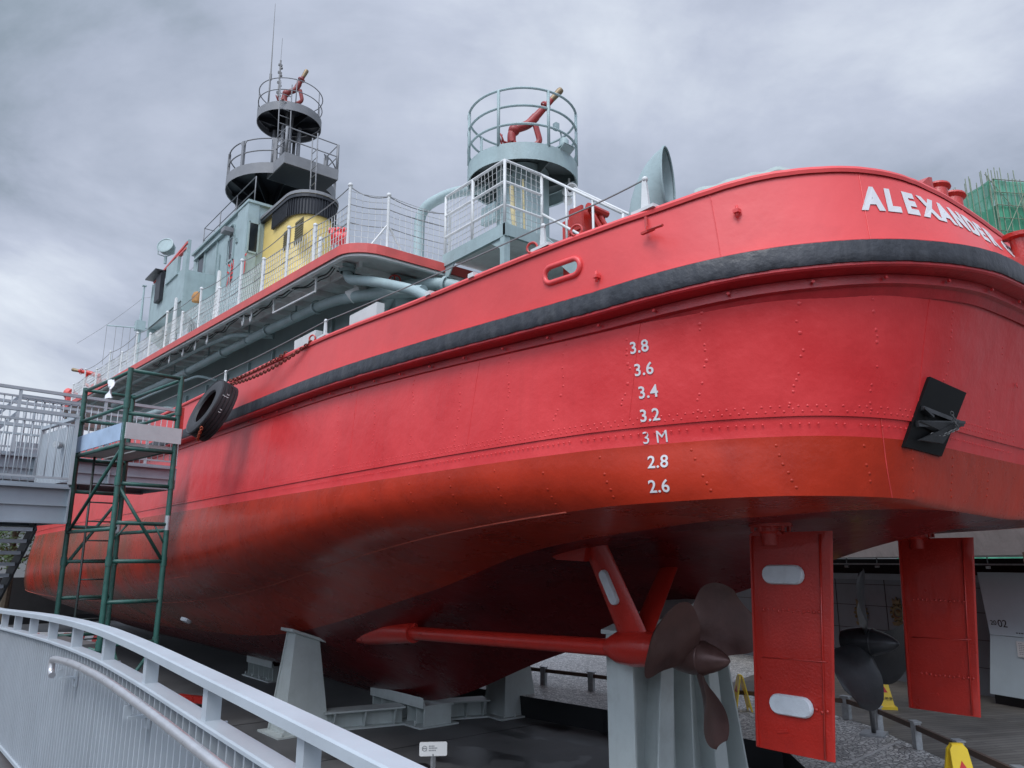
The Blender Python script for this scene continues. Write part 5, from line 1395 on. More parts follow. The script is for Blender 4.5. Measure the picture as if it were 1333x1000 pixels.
def hull_bottom(x, y):
    """underside height from the section at y (between the bilge, the bottom and the keel levels)"""
    def at(T):
        lo, hi = 7.0, 13.0
        for _ in range(24):
            m_ = (lo + hi) / 2
            if cr_eval(T, m_).y < y: lo = m_
            else: hi = m_
        return cr_eval(T, lo)
    n_, b_, c_ = at(KN), at(BOT), at(CEN); b = abs(x - CLX)
    if b > b_.x: t = (b - b_.x) / (n_.x - b_.x); return b_.z + (n_.z - b_.z) * t - .04 * math.sin(math.pi * min(1, t))
    return c_.z + (b_.z - c_.z) * b / b_.x
def sl_(x, y): return .5 * (hull_bottom(x + .25, y) - hull_bottom(x - .25, y)) / .5
GRP = 'steel stands in a row under the bilge'
side_stand('bilge_stand', 6.62, 14.55, hull_bottom(6.62, 14.55) - .07, sl_(6.62, 14.55), 'tall tapered grey steel stand under the near bilge, the one nearest the white railing', GRP)
side_stand('bilge_stand', 10.75, 13.35, hull_bottom(10.75, 13.35) - .07, sl_(10.75, 13.35), 'tapered grey steel stand just right of the keel corner, beside the dark pit wall', GRP)
side_stand('bilge_stand', 11.1, 21.0, hull_bottom(11.1, 21.0) - .07, sl_(11.1, 21.0), 'grey steel stand deep in the shadow on the far side of the keel', GRP)
def keel_block(x, y0, y1, label):
    t = thing('keel_block', label, 'steel support', (x, (y0 + y1) / 2, -3.1), 'ribbed steel blocks under the keel')
    q = MB(); q.box((x, (y0 + y1) / 2, -2.92), (.10, y1 - y0 - .1, .32)); q.box((x, y0 + .03, -2.92), (.62, .03, .36)); q.box((x, y1 - .03, -2.92), (.62, .03, .36)); mesh('web_plate', q, M['stand'], t)
    n_ = int((y1 - y0) / .3)
    for i in range(1, n_): q = MB(); q.box((x, y0 + (y1 - y0) * i / n_, -2.92), (.56, .02, .34)); mesh('rib', q, M['stand'], t)
    q = MB(); q.prism([(x - .36, y0, -2.745), (x + .36, y0, -2.745), (x + .36, y1, -2.745), (x - .36, y1, -2.745)], (0, 0, .04))
    q.prism([(x - .36, y0, -2.71), (x - .30, y0, -2.71), (x - .36, y0, -2.55)], (0, y1 - y0, 0)); mesh('cap_plate', q, M['stand'], t)
    q = MB(); q.box((x, (y0 + y1) / 2, -3.085), (.9, y1 - y0 + .1, .03))
    for i in range(4): q.rod((x - .40, y0 + .2 + i * .5, -3.08), (x - .40, y0 + .2 + i * .5, -2.98), .018, 6)
    mesh('base_plate', q, M['stand'], t)
keel_block(CLX, 13.25, 15.3, 'low ribbed steel block under the corner of the keel')
keel_block(CLX, 20.6, 22.4, 'low ribbed steel block farther along the keel, in shadow')
def cross_beam(p0, p1, label):
    p0, p1 = Vector(p0), Vector(p1); mid = (p0 + p1) / 2; d = (p1 - p0).normalized(); s_ = Vector((-d.y, d.x, 0))
    t = thing('cross_beam', label, 'steel beam', (mid.x, mid.y, -3.1), 'steel beams between the stands')
    q = MB(); q.bar(p0 + Vector((0, 0, -2.93)), p1 + Vector((0, 0, -2.93)), .03, .30); mesh('web_plate', q, M['stand'], t)
    q = MB(); q.bar(p0 + Vector((0, 0, -2.765)), p1 + Vector((0, 0, -2.765)), .50, .03); mesh('top_flange', q, M['stand'], t)
    q = MB(); q.bar(p0 + Vector((0, 0, -3.08)), p1 + Vector((0, 0, -3.08)), .42, .03); mesh('bottom_flange', q, M['stand'], t)
    q = MB()
    for k in (.12, .5, .88):
        c = p0.lerp(p1, k); plate(q, [c - s_ * .24 + Vector((0, 0, -2.78)), c + s_ * .24 + Vector((0, 0, -2.78)), c + s_ * .14 + Vector((0, 0, -3.065)), c - s_ * .14 + Vector((0, 0, -3.065))], .02)
    mesh('stiffener', q, M['stand'], t)
cross_beam((6.98, 14.30, 0), (8.50, 13.95, 0), 'short wide-topped steel beam joining the nearest stand to the keel block')
cross_beam((9.36, 13.80, 0), (10.25, 13.50, 0), 'short steel beam between the keel block and the stand at its right')
# big stern stand with a V-shaped head
def stern_stand():
    Y = 7.0; D = .22
    t = thing('stern_stand', 'huge pale grey steel stand with V-shaped head behind the near propeller', 'steel support', (8.5, Y, -3.1))
    H = [(7.36, -.90), (8.70, -.55), (8.90, -.70), (9.16, -.60)]
    q = MB()
    for (xa, za), (xb, zb) in zip(H, H[1:]): q.prism([(xa, Y - D - .06, za), (xb, Y - D - .06, zb), (xb, Y + D + .06, zb), (xa, Y + D + .06, za)], (0, 0, .05))
    mesh('bearing_plate', q, M['stand'], t)
    q = MB(); plate(q, [(7.40, Y + .04, -3.07), (9.50, Y + .04, -3.07), (9.14, Y + .04, -.62), (8.90, Y + .04, -.71), (8.70, Y + .04, -.56), (7.40, Y + .04, -.90)], .025); mesh('web_plate', q, M['stand'], t)
    q = MB(); plate(q, [(7.40, Y - D, -3.07), (7.40, Y + D, -3.07), (7.40, Y + D, -.90), (7.40, Y - D, -.90)], .03); mesh('edge_flange', q, M['stand'], t)
    q = MB(); plate(q, [(9.52, Y - D - .12, -3.07), (9.52, Y + D, -3.07), (9.14, Y + D, -.62), (9.14, Y - D, -.62)], .03); mesh('edge_flange', q, M['stand'], t)
    for (xa, xb, d) in ((7.72, 8.06, .34), (8.42, 8.46, .26), (8.96, 8.84, .30)):
        q = MB(); plate(q, [(xa, Y + .03, -3.07), (xa, Y - d, -3.07), (xb, Y - .24, -.74), (xb, Y + .03, -.74)], .025); mesh('rib', q, M['stand'], t)
    q = MB(); q.prism([(7.56, Y - .36, -3.07), (7.86, Y - .36, -3.07), (8.16, Y - .25, -.74), (7.94, Y - .25, -.78)], (0, .025, 0)); mesh('raking_flange', q, M['stand'], t)
    q = MB(); q.prism([(8.80, Y - .33, -3.07), (9.08, Y - .33, -3.07), (8.94, Y - .26, -.72), (8.78, Y - .26, -.70)], (0, .025, 0)); mesh('raking_flange', q, M['stand'], t)
    q = MB(); q.box((8.46, Y - .05, -3.085), (2.5, .95, .03))
    for k in range(5): q.rod((7.5 + k * .48, Y - .45, -3.08), (7.5 + k * .48, Y - .45, -2.99), .022, 6)
    mesh('base_plate', q, M['stand'], t)
stern_stand()
# thin prop under the far propeller
t = thing('propeller_prop', 'thin grey steel prop with square foot under the blade of the far propeller', 'prop', (12.05, 6.3, GZ))
px_ = atz(1138, 957, GZ); 
q = MB(); q.box((px_.x, px_.y, GZ + .02), (.42, .36, .035), rz=.3); mesh('foot_plate', q, M['galv'], t)
q = MB(); q.rod((px_.x, px_.y, GZ + .03), aty(1134, 922, px_.y - .1), .035, 8); mesh('pole', q, mat('dark_pole', (.09, .09, .09), .5), t)

# ---- tyre fender hung on rusty chains
TCn = Vector((4.10, 13.15, 2.50)); ax = Vector((-1, -.05, .42)).normalized()
ty = thing('tyre_fender', 'worn black truck tyre hung on rusty chains against the black fender of the hull', 'tyre', TCn)
q = MB(); ro, ri, w2 = .53, .30, .15
prof = [(ri, -w2 * .72), (ri + .02, -w2 * .95), (ro - .12, -w2 * 1.08), (ro - .03, -w2 * .92)]
for i in range(5):
    z_ = -w2 * .80 + i * w2 * .40; prof += [(ro, z_ - .024), (ro, z_ + .016), (ro - .012, z_ + .020), (ro - .012, z_ + .028)]
prof += [(ro - .03, w2 * .92), (ro - .12, w2 * 1.08), (ri + .02, w2 * .95), (ri, w2 * .72), (ri + .03, w2 * .6), (ro - .06, w2 * .6), (ro - .06, -w2 * .6), (ri + .03, -w2 * .6), (ri, -w2 * .72)]
q.lathe(prof, TCn, ax, 56); mesh('tyre', q, M['rubber'], ty)
u = ax.cross(Vector((0, 1, 0))).normalized(); v_ = ax.cross(u)
if u.z < 0: u = -u
if v_.y > 0: v_ = -v_          # v_ points aft
q = MB(); a1 = bul_pt(find_kv(407, 447)[0], 1) + Vector((-.02, 0, .03)); top1 = TCn + u * (ro + .0) * .85 + v_ * (ro * .55) + ax * .02
def hang(a, b, d, n=14): return [a.lerp(b, i / n) - Vector((0, 0, d * 4 * (i / n) * (1 - i / n))) for i in range(n + 1)]
chain(q, hang(a1, top1, .10), .075, .010); mesh('chain', q, M['rust'], ty)
q = MB(); chain(q, hang(a1 + Vector((0, .9, .02)), top1 + Vector((0, .15, .08)), .05), .075, .010); mesh('chain', q, M['rust'], ty)
q = MB(); lp = []
for i in range(15):
    a = R(-52 - i * 5.2); rr3 = ro + .02; lp.append(TCn + (v_ * math.cos(a) + u * math.sin(a)) * rr3 - ax * (-.10 + .016 * i))
chain(q, lp, .07, .010); mesh('chain', q, M['orust'], ty)
q = MB()
for (aa, ww) in ((18, .10), (24, .05), (-8, .05), (-13, .06)):
    a = R(aa); c = TCn + (v_ * math.cos(a) + u * math.sin(a)) * (ro + .004); q.tube([c + ax * .02 * k - u * .012 * (k % 2) for k in range(int(ww * 60))], .006, 4)
mesh('chalk_mark', q, M['white'], ty)

# ---- scaffold tower
SN, SR, SL, SB = Vector((2.39, 11.33, 0)), Vector((3.10, 11.45, 0)), Vector((2.17, 13.15, 0)), Vector((2.88, 13.27, 0))
ST, SF = 2.61, -3.1
sc = thing('scaffold_tower', 'tall green wheeled scaffold tower standing against the hull', 'scaffold', (2.6, 12.3, SF))
legs = [SN, SR, SL, SB]
for p in legs:
    q = MB(); q.rod(p + Vector((0, 0, SF + .22)), p + Vector((0, 0, ST)), .036, 10)
    for h in (-2.1, -1.05, .0, 1.05, 2.1): q.rod(p + Vector((0, 0, h - .06)), p + Vector((0, 0, h + .06)), .045, 10)
    mesh('leg', q, M['scaf'], sc)
    q = MB(); zb_ = -1.95 if p in (SN, SL) else .42; q.rod(p + Vector((0, 0, zb_)), p + Vector((0, 0, zb_ + .2)), .0375, 10); mesh('bare_band', q, M['galv'], sc)
    q = MB(); q.lathe([(.001, -.03), (.09, -.03), (.1, -.015), (.1, .015), (.09, .03), (.001, .03)], p + Vector((0, 0, SF + .10)), (1, 0, 0), 16); q.box(p + Vector((0, 0, SF + .2)), (.09, .06, .06)); mesh('castor', q, M['black'], sc)
def tube_part(name, a, b, r, m=None, par=None):
    q = MB(); q.rod(a, b, r, 8); return mesh(name, q, m or M['scaf'], par or sc)
Z = lambda p, z: p + Vector((0, 0, z))
for a, b in ((SN, SR), (SL, SB)):
    for z in (2.58, 1.98 if a is SN else 2.1, 1.50, 1.02, .50, .0, -.52, -1.05, -1.58, -2.1):
        tube_part('rung', Z(a, z), Z(b, z), .027)
for a, b in ((SN, SL), (SR, SB)):
    for z in (2.56, 2.08, 1.55, .42, -1.12, -2.4): tube_part('ledger', Z(a, z), Z(b, z), .026)
for a, b in ((Z(SN, 1.0), Z(SR, -.02)), (Z(SL, -1.1), Z(SN, -2.4)), (Z(SB, 1.0), Z(SL, -.1)), (Z(SR, -1.1), Z(SN, -2.1)), (Z(SB, -1.0), Z(SR, -2.4)), (Z(SL, .4), Z(SN, 1.5))):
    tube_part('diagonal_brace', a, b, .024)
for a, b in ((Z(SN.lerp(SR, .75), .5), Z(SR, .2)), (Z(SN.lerp(SR, .28), .5), Z(SN, .25)), (Z(SN.lerp(SR, .3), -1.05), Z(SN, -1.35)), (Z(SN.lerp(SR, .7), -1.05), Z(SR, -1.35))):
    tube_part('knee_brace', a, b, .013)
for p, d in ((SR, Vector((.55, -.35, 0))), (SN, Vector((-.45, -.5, 0)))):
    q = MB(); q.rod(Z(p, -2.05), Z(p + d, SF + .12), .025, 8); q.rod(Z(p, -2.6), Z(p + d * .85, SF + .25), .02, 8); mesh('outrigger', q, M['scaf'], sc)
q = MB(); lx = SL.lerp(SB, .28); lx2 = SL.lerp(SB, .80)
for p in (lx, lx2): q.rod(Z(p + Vector((0, -.25, 0)), -2.7), Z(p + Vector((0, -.25, 0)), 1.6), .018, 6)
for j in range(15): q.rod(Z(lx + Vector((0, -.25, 0)), -2.5 + j * .28), Z(lx2 + Vector((0, -.25, 0)), -2.5 + j * .28), .012, 6)
mesh('ladder', q, mat('sooty_ladder', (.02, .03, .028), .5), sc)
dsl = (SL - SN).normalized(); dsr = (SR - SN).normalized()
q = MB()
for k in (.22, .74): a_ = SN.lerp(SR, k); q.bar(Z(a_ + dsl * .03, 1.56), Z(a_ + dsl * 1.78, 1.56), .33, .045, (0, 0, 1))
mesh('deck_board', q, M['ply'], sc)
q = MB(); q.bar(Z(SN - dsr * .02 - dsl * .02, 1.72), Z(SL - dsr * .02, 1.72), .02, .24); mesh('toe_board', q, M['blueboard'], sc)
q = MB(); q.bar(Z(SN - dsl * .06, 1.73), Z(SR - dsl * .06 + dsr * .05, 1.73), .02, .22); mesh('toe_board', q, M['ply'], sc)
q = MB(); q.bar(Z(SN + dsl * .35, .0 - 1.08), Z(SL, -1.08), .28, .05); mesh('lower_board', q, mat('dark_board', (.09, .09, .09), .7), sc)
q = MB(); c_ = Z(SR + dsr * .03, 1.95); q.box(c_, (.10, .03, .42)); mesh('red_tag', q, M['gear'], sc)
pl_ = thing('plastic_bag', 'crumpled clear white plastic sheet hanging from the top rail of the green scaffold', 'bag', Z(SN.lerp(SL, .35), 2.56))
q = MB(); rows = []
for i in range(6):
    rows.append([Z(SN.lerp(SL, .30 + .10 * j / 5), 2.55 - i * .055) + Vector((-.03 + .03 * math.sin(i * 1.3 + j), .02 * math.sin(j * 2 + i), 0)) for j in range(6)])
rows2 = [[p + Vector((.006, .002, 0)) for p in r] for r in rows]
q.grid(rows); q.grid(rows2); mesh('sheet', q, mat('white_plastic', (.62, .62, .64), .4), pl_)
bt_ = thing('water_bottle', 'small clear bottle standing on the scaffold platform board', 'bottle', Z(SN.lerp(SL, .5) + dsr * .1, 1.585))
q = MB(); q.lathe([(.001, 0), (.035, 0), (.035, .13), (.015, .17), (.015, .2), (.001, .2)], bt_.location, (0, 0, 1), 12); mesh('bottle_body', q, mat('pale_bottle', (.55, .6, .66), .2), bt_)
# red beam lying on the ground by the foot of the scaffold
bmm = MB(); bmm.bar(atz(232, 908, -2.95), atz(268, 912, -2.95), .12, .14); mesh('red_beam', bmm, M['gear'], None, 'short red beam lying beside the foot of the green scaffold', 'beam', base=atz(250, 912, -3.1))

# ---- gangways on the left
GU = Vector((math.sin(R(81)), math.cos(R(81)), 0)); GW = Vector((-GU.y, GU.x, 0))
def picket_rail(par, a, b, h, nposts, m, pick=.115, r=.009, toprail=(.07, .05)):
    a, b = Vector(a), Vector(b); up = Vector((0, 0, 1)); L_ = (b - a).length
    q = MB(); q.bar(a + up * h, b + up * h, *toprail); mesh('top_rail', q, m, par)
    q = MB(); q.bar(a + up * (h - .14), b + up * (h - .14), .035, .03); q.bar(a + up * .08, b + up * .08, .035, .03); mesh('lower_rail', q, m, par)
    q = MB(); n_ = int(L_ / pick)
    for i in range(1, n_): p = a.lerp(b, i / n_); q.rod(p + up * .08, p + up * (h - .14), r, 5)
    mesh('picket_infill', q, m, par)
    for i in range(nposts): p = a.lerp(b, i / (nposts - 1)); s_ = MB(); s_.bar(p, p + up * h, .05, .05, (1, 0, 0)); mesh('post', s_, m, par)
def gangway(name, label, E0, L0_, L1_, width, depth, nposts, h=1.05, both=True):
    a = E0 + GU * L0_; b = E0 + GU * L1_
    t = thing(name, label, 'gangway', (E0.x, E0.y, -3.1))
    q = MB(); q.bar(a - Vector((0, 0, .03)) + GW * width / 2, b - Vector((0, 0, .03)) + GW * width / 2, width, .06); mesh('floor_plate', q, M['gang'], t)
    for k in (0, width):
        q = MB(); c0, c1 = a + GW * k - Vector((0, 0, .06 + depth / 2)), b + GW * k - Vector((0, 0, .06 + depth / 2))
        q.bar(c0, c1, .02, depth); 
        for dz in (depth / 2, -depth / 2): q.bar(c0 + Vector((0, 0, dz)), c1 + Vector((0, 0, dz)), .16, .025)
        q.bar(c0 - GW * .03, c1 - GW * .03, .02, .02)
        n_ = max(2, int((b - a).length / 1.2))
        for i in range(n_ + 1): p = c0.lerp(c1, i / n_); q.box(p, (.02, .15, depth), rz=R(9))
        mesh('girder', q, M['gang'], t)
    q = MB(); q.bar(b - Vector((0, 0, .06 + depth / 2)), b + GW * width - Vector((0, 0, .06 + depth / 2)), .03, depth); mesh('end_girder', q, M['gang'], t)
    picket_rail(t, a, b, h, nposts, M['gpick'])
    picket_rail(t, a + GW * width, b + GW * width, h, nposts, M['gpick'])
    return t, a, b
EA = ray(90, 631) * 11.3
ga, a_, b_ = gangway('gangway_landing', 'grey steel gangway landing with picket rails at the left edge', EA, -6.5, 0, 1.5, .50, 6, 1.02)
# closing rail across the end of the landing
q = MB(); n_ = 22
for i in range(n_ + 1): p = EA.lerp(EA + GW * 1.5, i / n_); q.box(p + Vector((0, 0, .48)), (.012, .05, .85), rz=R(9))
mesh('end_infill', q, M['fence'], ga)
q = MB(); q.bar(EA + Vector((0, 0, 1.0)), EA + GW * 1.5 + Vector((0, 0, 1.0)), .07, .05); mesh('top_rail', q, M['fence'], ga)
q = MB(); c = EA + GW * .5 + Vector((-.04, -.05, .62)); q.lathe([(.001, 0), (.05, 0), (.06, .03), (.05, .12), (.001, .12)], c, (-.6, -.8, 0), 12); mesh('lamp', q, M['galv'], ga)
for dx in (-4.2,):
    q = MB(); p = EA + GU * dx + GW * 1.3; q.box((p.x, p.y, (EA.z - .56 - 3.1) / 2), (.16, .16, EA.z - .56 + 3.1)); mesh('column', q, M['gang'], ga)
EB = ray(60, 592) * 13.4
tt = (4.32 - EB.x) / GU.x
gb, a2_, b2_ = gangway('gangway_bridge', 'upper grey gangway bridge leading onto the ship behind the scaffold', EB, -7.5, tt, 1.4, .40, 8, 1.10)
for dx in (-5.0,):
    q = MB(); p = EB + GU * dx + GW * 1.2; q.box((p.x, p.y, (EB.z - .5 - 3.1) / 2), (.15, .15, EB.z - .5 + 3.1)); mesh('column', q, M['gang'], gb)
# sloping stair rail seen between the two
sr = thing('gangway_stair', 'flight of grey open steel stairs under the gangway landing', 'stairs', EA + GU * -.5 + Vector((0, 0, -EA.z - 3.1)))
s0 = EA + GU * -.38 + GW * .05 + Vector((0, 0, -.58)); sdn = (GW * 1.0 + Vector((0, 0, -.85))).normalized(); LS = 3.7
for k in (0.02, -1.75):
    q = MB(); q.bar(s0 + GU * k, s0 + GU * k + sdn * LS, .03, .22); mesh('stringer', q, mat('dark_stringer', (.05, .055, .06), .5), sr)
for j in range(15):
    c = s0 + GU * -.87 + sdn * (LS * (j + .5) / 15); q = MB(); q.box(c, (1.7, .30, .05), rz=R(9)); mesh('tread', q, M['gang'], sr)
up2 = thing('upper_stair', 'grey steel stair rail climbing left above the gangway bridge', 'stairs', EB + GU * -2 + GW * 2.2 + Vector((0, 0, -EB.z - 3.1)))
c0 = ray(25, 516) * 16; c1 = ray(-40, 570) * 15.2
for dz in (0, -.35): q = MB(); q.bar(c0 + Vector((0, 0, dz)), c1 + Vector((0, 0, dz)), .06, .06); mesh('stair_rail', q, M['gang'], up2)
q = MB(); q.bar(c0, ray(112, 528) * 17, .08, .10); mesh('landing_rail', q, M['gang'], up2)
q = MB(); q.bar(c0 + Vector((0, 0, -1.15)), ray(112, 528) * 17 + Vector((0, 0, -1.15)), .12, .40); mesh('landing_beam', q, M['gang'], up2)
for k in range(9):
    p = c0.lerp(ray(112, 528) * 17, k / 8); q = MB(); q.rod(p, p + Vector((0, 0, -1.1)), .02, 6); mesh('rail_post', q, M['gang'], up2)
q = MB(); p = c0.lerp(ray(112, 528) * 17, -1.2); q.box((p.x, p.y, (p.z - 1.3 - 3.1) / 2), (.18, .18, p.z - 1.3 + 3.1)); mesh('column', q, M['gang'], up2)

# ---- the light grey railing of the walkway
RX = 1.05
rail_pts = [(14.5, -.56), (12.5, -.53), (10.8, -.50), (9.3, -.474), (7.42, -.415), (6.49, -.389), (5.58, -.373), (4.77, -.370), (3.93, -.392), (3.08, -.428), (2.37, -.456), (1.7, -.487), (.8, -.53), (-.4, -.60), (-1.6, -.68)]
def rz_(y):
    for (y0, z0), (y1, z1) in zip(rail_pts, rail_pts[1:]):
        if y1 <= y <= y0: return z0 + (z1 - z0) * (y - y0) / (y1 - y0)
    return rail_pts[-1][1]
def smooth_path(x, dz, ys0, ys1, n):
    o = []
    for i in range(n + 1):
        y = ys0 + (ys1 - ys0) * i / n; z = (rz_(y - .25) + 2 * rz_(y) + rz_(y + .25)) / 4; o.append(Vector((x, y, z + dz)))
    return o
def sweep_rect(mb, path, w, h, ch=.006):
    prof = [(-w / 2, -h / 2), (w / 2, -h / 2), (w / 2, h / 2 - ch), (w / 2 - ch, h / 2), (-w / 2 + ch, h / 2), (-w / 2, h / 2 - ch)]
    mb.grid([[p + Vector((a, 0, b)) for a, b in prof] for p in path], False, closed=True); mb.add([path[0] + Vector((a, 0, b)) for a, b in prof], [list(range(6))]); mb.add([path[-1] + Vector((a, 0, b)) for a, b in prof], [list(range(6))])
wr = thing('walkway_railing', 'light grey steel railing with slatted infill curving along the walkway in the foreground', 'railing', (RX, 5, -1.55))
q = MB(); sweep_rect(q, smooth_path(RX - .01, .0, 14.4, -1.4, 90), .085, .036); mesh('top_rail', q, M['fence'], wr)
q = MB(); sweep_rect(q, smooth_path(RX, -.152, 14.4, -1.4, 90), .082, .018); mesh('middle_rail', q, M['fence'], wr)
q = MB(); sweep_rect(q, smooth_path(RX, -1.06, 14.4, -1.4, 90), .06, .03); mesh('bottom_rail', q, M['fence'], wr)
q = MB(); y = 14.3
while y > -1.3:
    z = rz_(y); q.box((RX, y, z - .61), (.045, .013, .90)); y -= .082
mesh('slat_infill', q, M['fence'], wr)
y = 3.08
py_ = [y + .845 * i for i in range(-4, 14)]
for y in py_:
    z = rz_(y); q = MB(); q.box((RX + .005, y, z - .082), (.055, .05, .14)); mesh('post', q, M['fence'], wr)
    if abs((y - 3.08) / 1.69 - round((y - 3.08) / 1.69)) < .01: q = MB(); q.box((RX + .05, y + .02, z - .66), (.05, .014, 1.0)); mesh('long_post', q, M['fence'], wr)
hr = MB(); HP = [(72, 861), (95, 864), (135, 884), (200, 931), (262, 980)]
hpts = [atx(px, py, .93) for px, py in HP]; d = (hpts[-1] - hpts[-2]).normalized()
start = hpts[0]; path = bend([start + Vector((.0, .05, -.085)), start + Vector((0, .10, -.07)), start + Vector((0, .11, .0)), start + Vector((0, .0, .012)), hpts[1], hpts[2], hpts[3], hpts[4], hpts[4] + d * 1.2, hpts[4] + d * 2.4])
hr.tube(path, .019, 14); ho = mesh('handrail', hr, M['steel'], wr)
for px, py in ((79, 867), (167, 912), (300, 1012)):
    p = atx(px, py, .93); q = MB(); q.bar(p + Vector((0, 0, -.02)), p + Vector((.0, 0, -.075)), .012, .03); q.bar(p + Vector((0, 0, -.07)), p + Vector((.11, 0, -.07)), .035, .012); q.box((RX - .035, p.y, p.z - .075), (.012, .05, .09)); mesh('rail_bracket', q, M['fence'], ho)

# ---- small white plaque on a post
pl0 = ray(564, 975) * 10.6
t = thing('plaque', 'small white information plaque on a short post in the pit', 'plaque', (pl0.x, pl0.y, -3.1))
nrm = Vector((-pl0.x, -pl0.y, 0)).normalized(); sx = Vector((0, 0, 1)).cross(nrm).normalized()
fx = plane_fn(pl0, sx, (0, 0, 1))
q = MB(); rr4 = []
W2, H2 = .19, .09
for (cx_, cy_, a0) in ((W2 - .02, H2 - .02, 0), (-W2 + .02, H2 - .02, 90), (-W2 + .02, -H2 + .02, 180), (W2 - .02, -H2 + .02, 270)):
    for j in range(4): a = R(a0 + 30 * j); rr4.append(fx(cx_ + math.cos(a) * .02, cy_ + math.sin(a) * .02, 0))
q.prism(rr4, nrm * .015); pp_ = mesh('plate', q, M['plate'], t)
q = MB(); ring_eye(q, fx(-.12, .01, .018), nrm, .032, .004); q.add([fx(-.145, .004, .019), fx(-.095, .004, .019), fx(-.095, .016, .019), fx(-.145, .016, .019)], [(0, 1, 2, 3)]); mesh('emblem', q, M['ink'], pp_)
q = MB()
for yy, x0_, x1_ in ((.03, -.06, .02), (.005, -.06, .05), (-.025, -.06, .04)):
    x_ = x0_
    while x_ < x1_: q.add([fx(x_, yy, .018), fx(x_ + .014, yy, .018), fx(x_ + .014, yy + .016, .018), fx(x_, yy + .016, .018)], [(0, 1, 2, 3)]); x_ += .02
mesh('text_line', q, M['ink'], pp_)
q = MB(); q.box((pl0.x - nrm.x * .01, pl0.y - nrm.y * .01, (pl0.z - .06 - 3.1) / 2), (.05, .05, pl0.z - .06 + 3.1)); mesh('post', q, M['galv'], t)

# ---- low barrier beyond the pit
lb_pts = [(11.7, 16.4), (11.88, 15.0), (12.05, 13.75), (12.29, 12.48), (12.5, 11.1), (12.75, 9.75), (13.25, 8.4), (13.62, 7.5), (13.15, 6.71), (12.34, 5.74), (11.52, 4.82), (10.6, 3.8)]
lbar = thing('low_barrier', 'low barrier of galvanised posts with dark brown rail beyond the pit', 'barrier', (12.5, 9, GZ))
for i, (x, y) in enumerate(lb_pts):
    a = Vector(lb_pts[max(0, i - 1)]); b = Vector(lb_pts[min(len(lb_pts) - 1, i + 1)]); an_ = math.atan2(b.y - a.y, b.x - a.x)
    q = MB(); q.box((x, y, GZ + .19), (.13, .09, .36), rz=an_); q.box((x, y, GZ + .385), (.17, .12, .02), rz=an_); mesh('post', q, M['galv'], lbar)
q = MB()
for a, b in zip(lb_pts, lb_pts[1:]): q.bar((*a, GZ + .31), (*b, GZ + .31), .05, .075)
mesh('rail', q, M['brown'], lbar)

# ---- wet-floor signs
def a_board(x, y, rz, label, s=1.0):
    t = thing('wet_floor_sign', label, 'wet floor sign', (x, y, GZ), 'folding yellow wet floor signs')
    c = Vector((x, y, GZ)); f = Vector((math.cos(rz), math.sin(rz), 0)); sd = Vector((-f.y, f.x, 0)); up = Vector((0, 0, 1))
    for k in (-1, 1):
        q = MB(); b = c + f * (k * .15 * s); tp = c + f * (k * .02) + up * .62 * s; nn = ((tp - b).cross(sd)).normalized() * .012
        ol_ = [b + sd * .15 * s, b + sd * .11 * s, b.lerp(tp, .10) + sd * .09 * s, b.lerp(tp, .10) - sd * .09 * s, b - sd * .11 * s, b - sd * .15 * s, b.lerp(tp, .93) - sd * .105 * s, tp - sd * .07 * s, tp + sd * .07 * s, b.lerp(tp, .93) + sd * .105 * s]
        q.prism([p - nn for p in ol_], nn * 2); pn = mesh('panel', q, M['ysign'], t)
        o = nn if nn.dot(f * k) > 0 else -nn
        q = MB(); cc = b.lerp(tp, .62) + o * 1.25; ud = (tp - b).normalized()
        q.prism([cc - sd * .07 * s - ud * .05, cc + sd * .07 * s - ud * .05, cc + ud * .08], o * .1); mesh('warning_triangle', q, M['hanzi'], pn)
        q = MB(); cc2 = b.lerp(tp, .30) + o * 1.3; xd = sd if sd.cross(ud).dot(o) > 0 else -sd
        text_mb('小心', .085 * s, plane_fn(cc2 - xd * .085 * s, xd, ud), thick=.002, mb=q); mesh('lettering', q, M['hanzi'], pn)
    q = MB(); q.box(c + up * .625 * s, (.05, .14 * s, .03), rz=rz); mesh('handle', q, M['ysign'], t)
_sp = atz(966, 926, GZ); a_board(_sp.x, _sp.y, R(-38), 'yellow folding wet floor sign beyond the big stern stand')
_sp = atz(1254, 1046, GZ); a_board(_sp.x, _sp.y, R(55), 'yellow folding wet floor sign beside the low barrier at the bottom right edge')
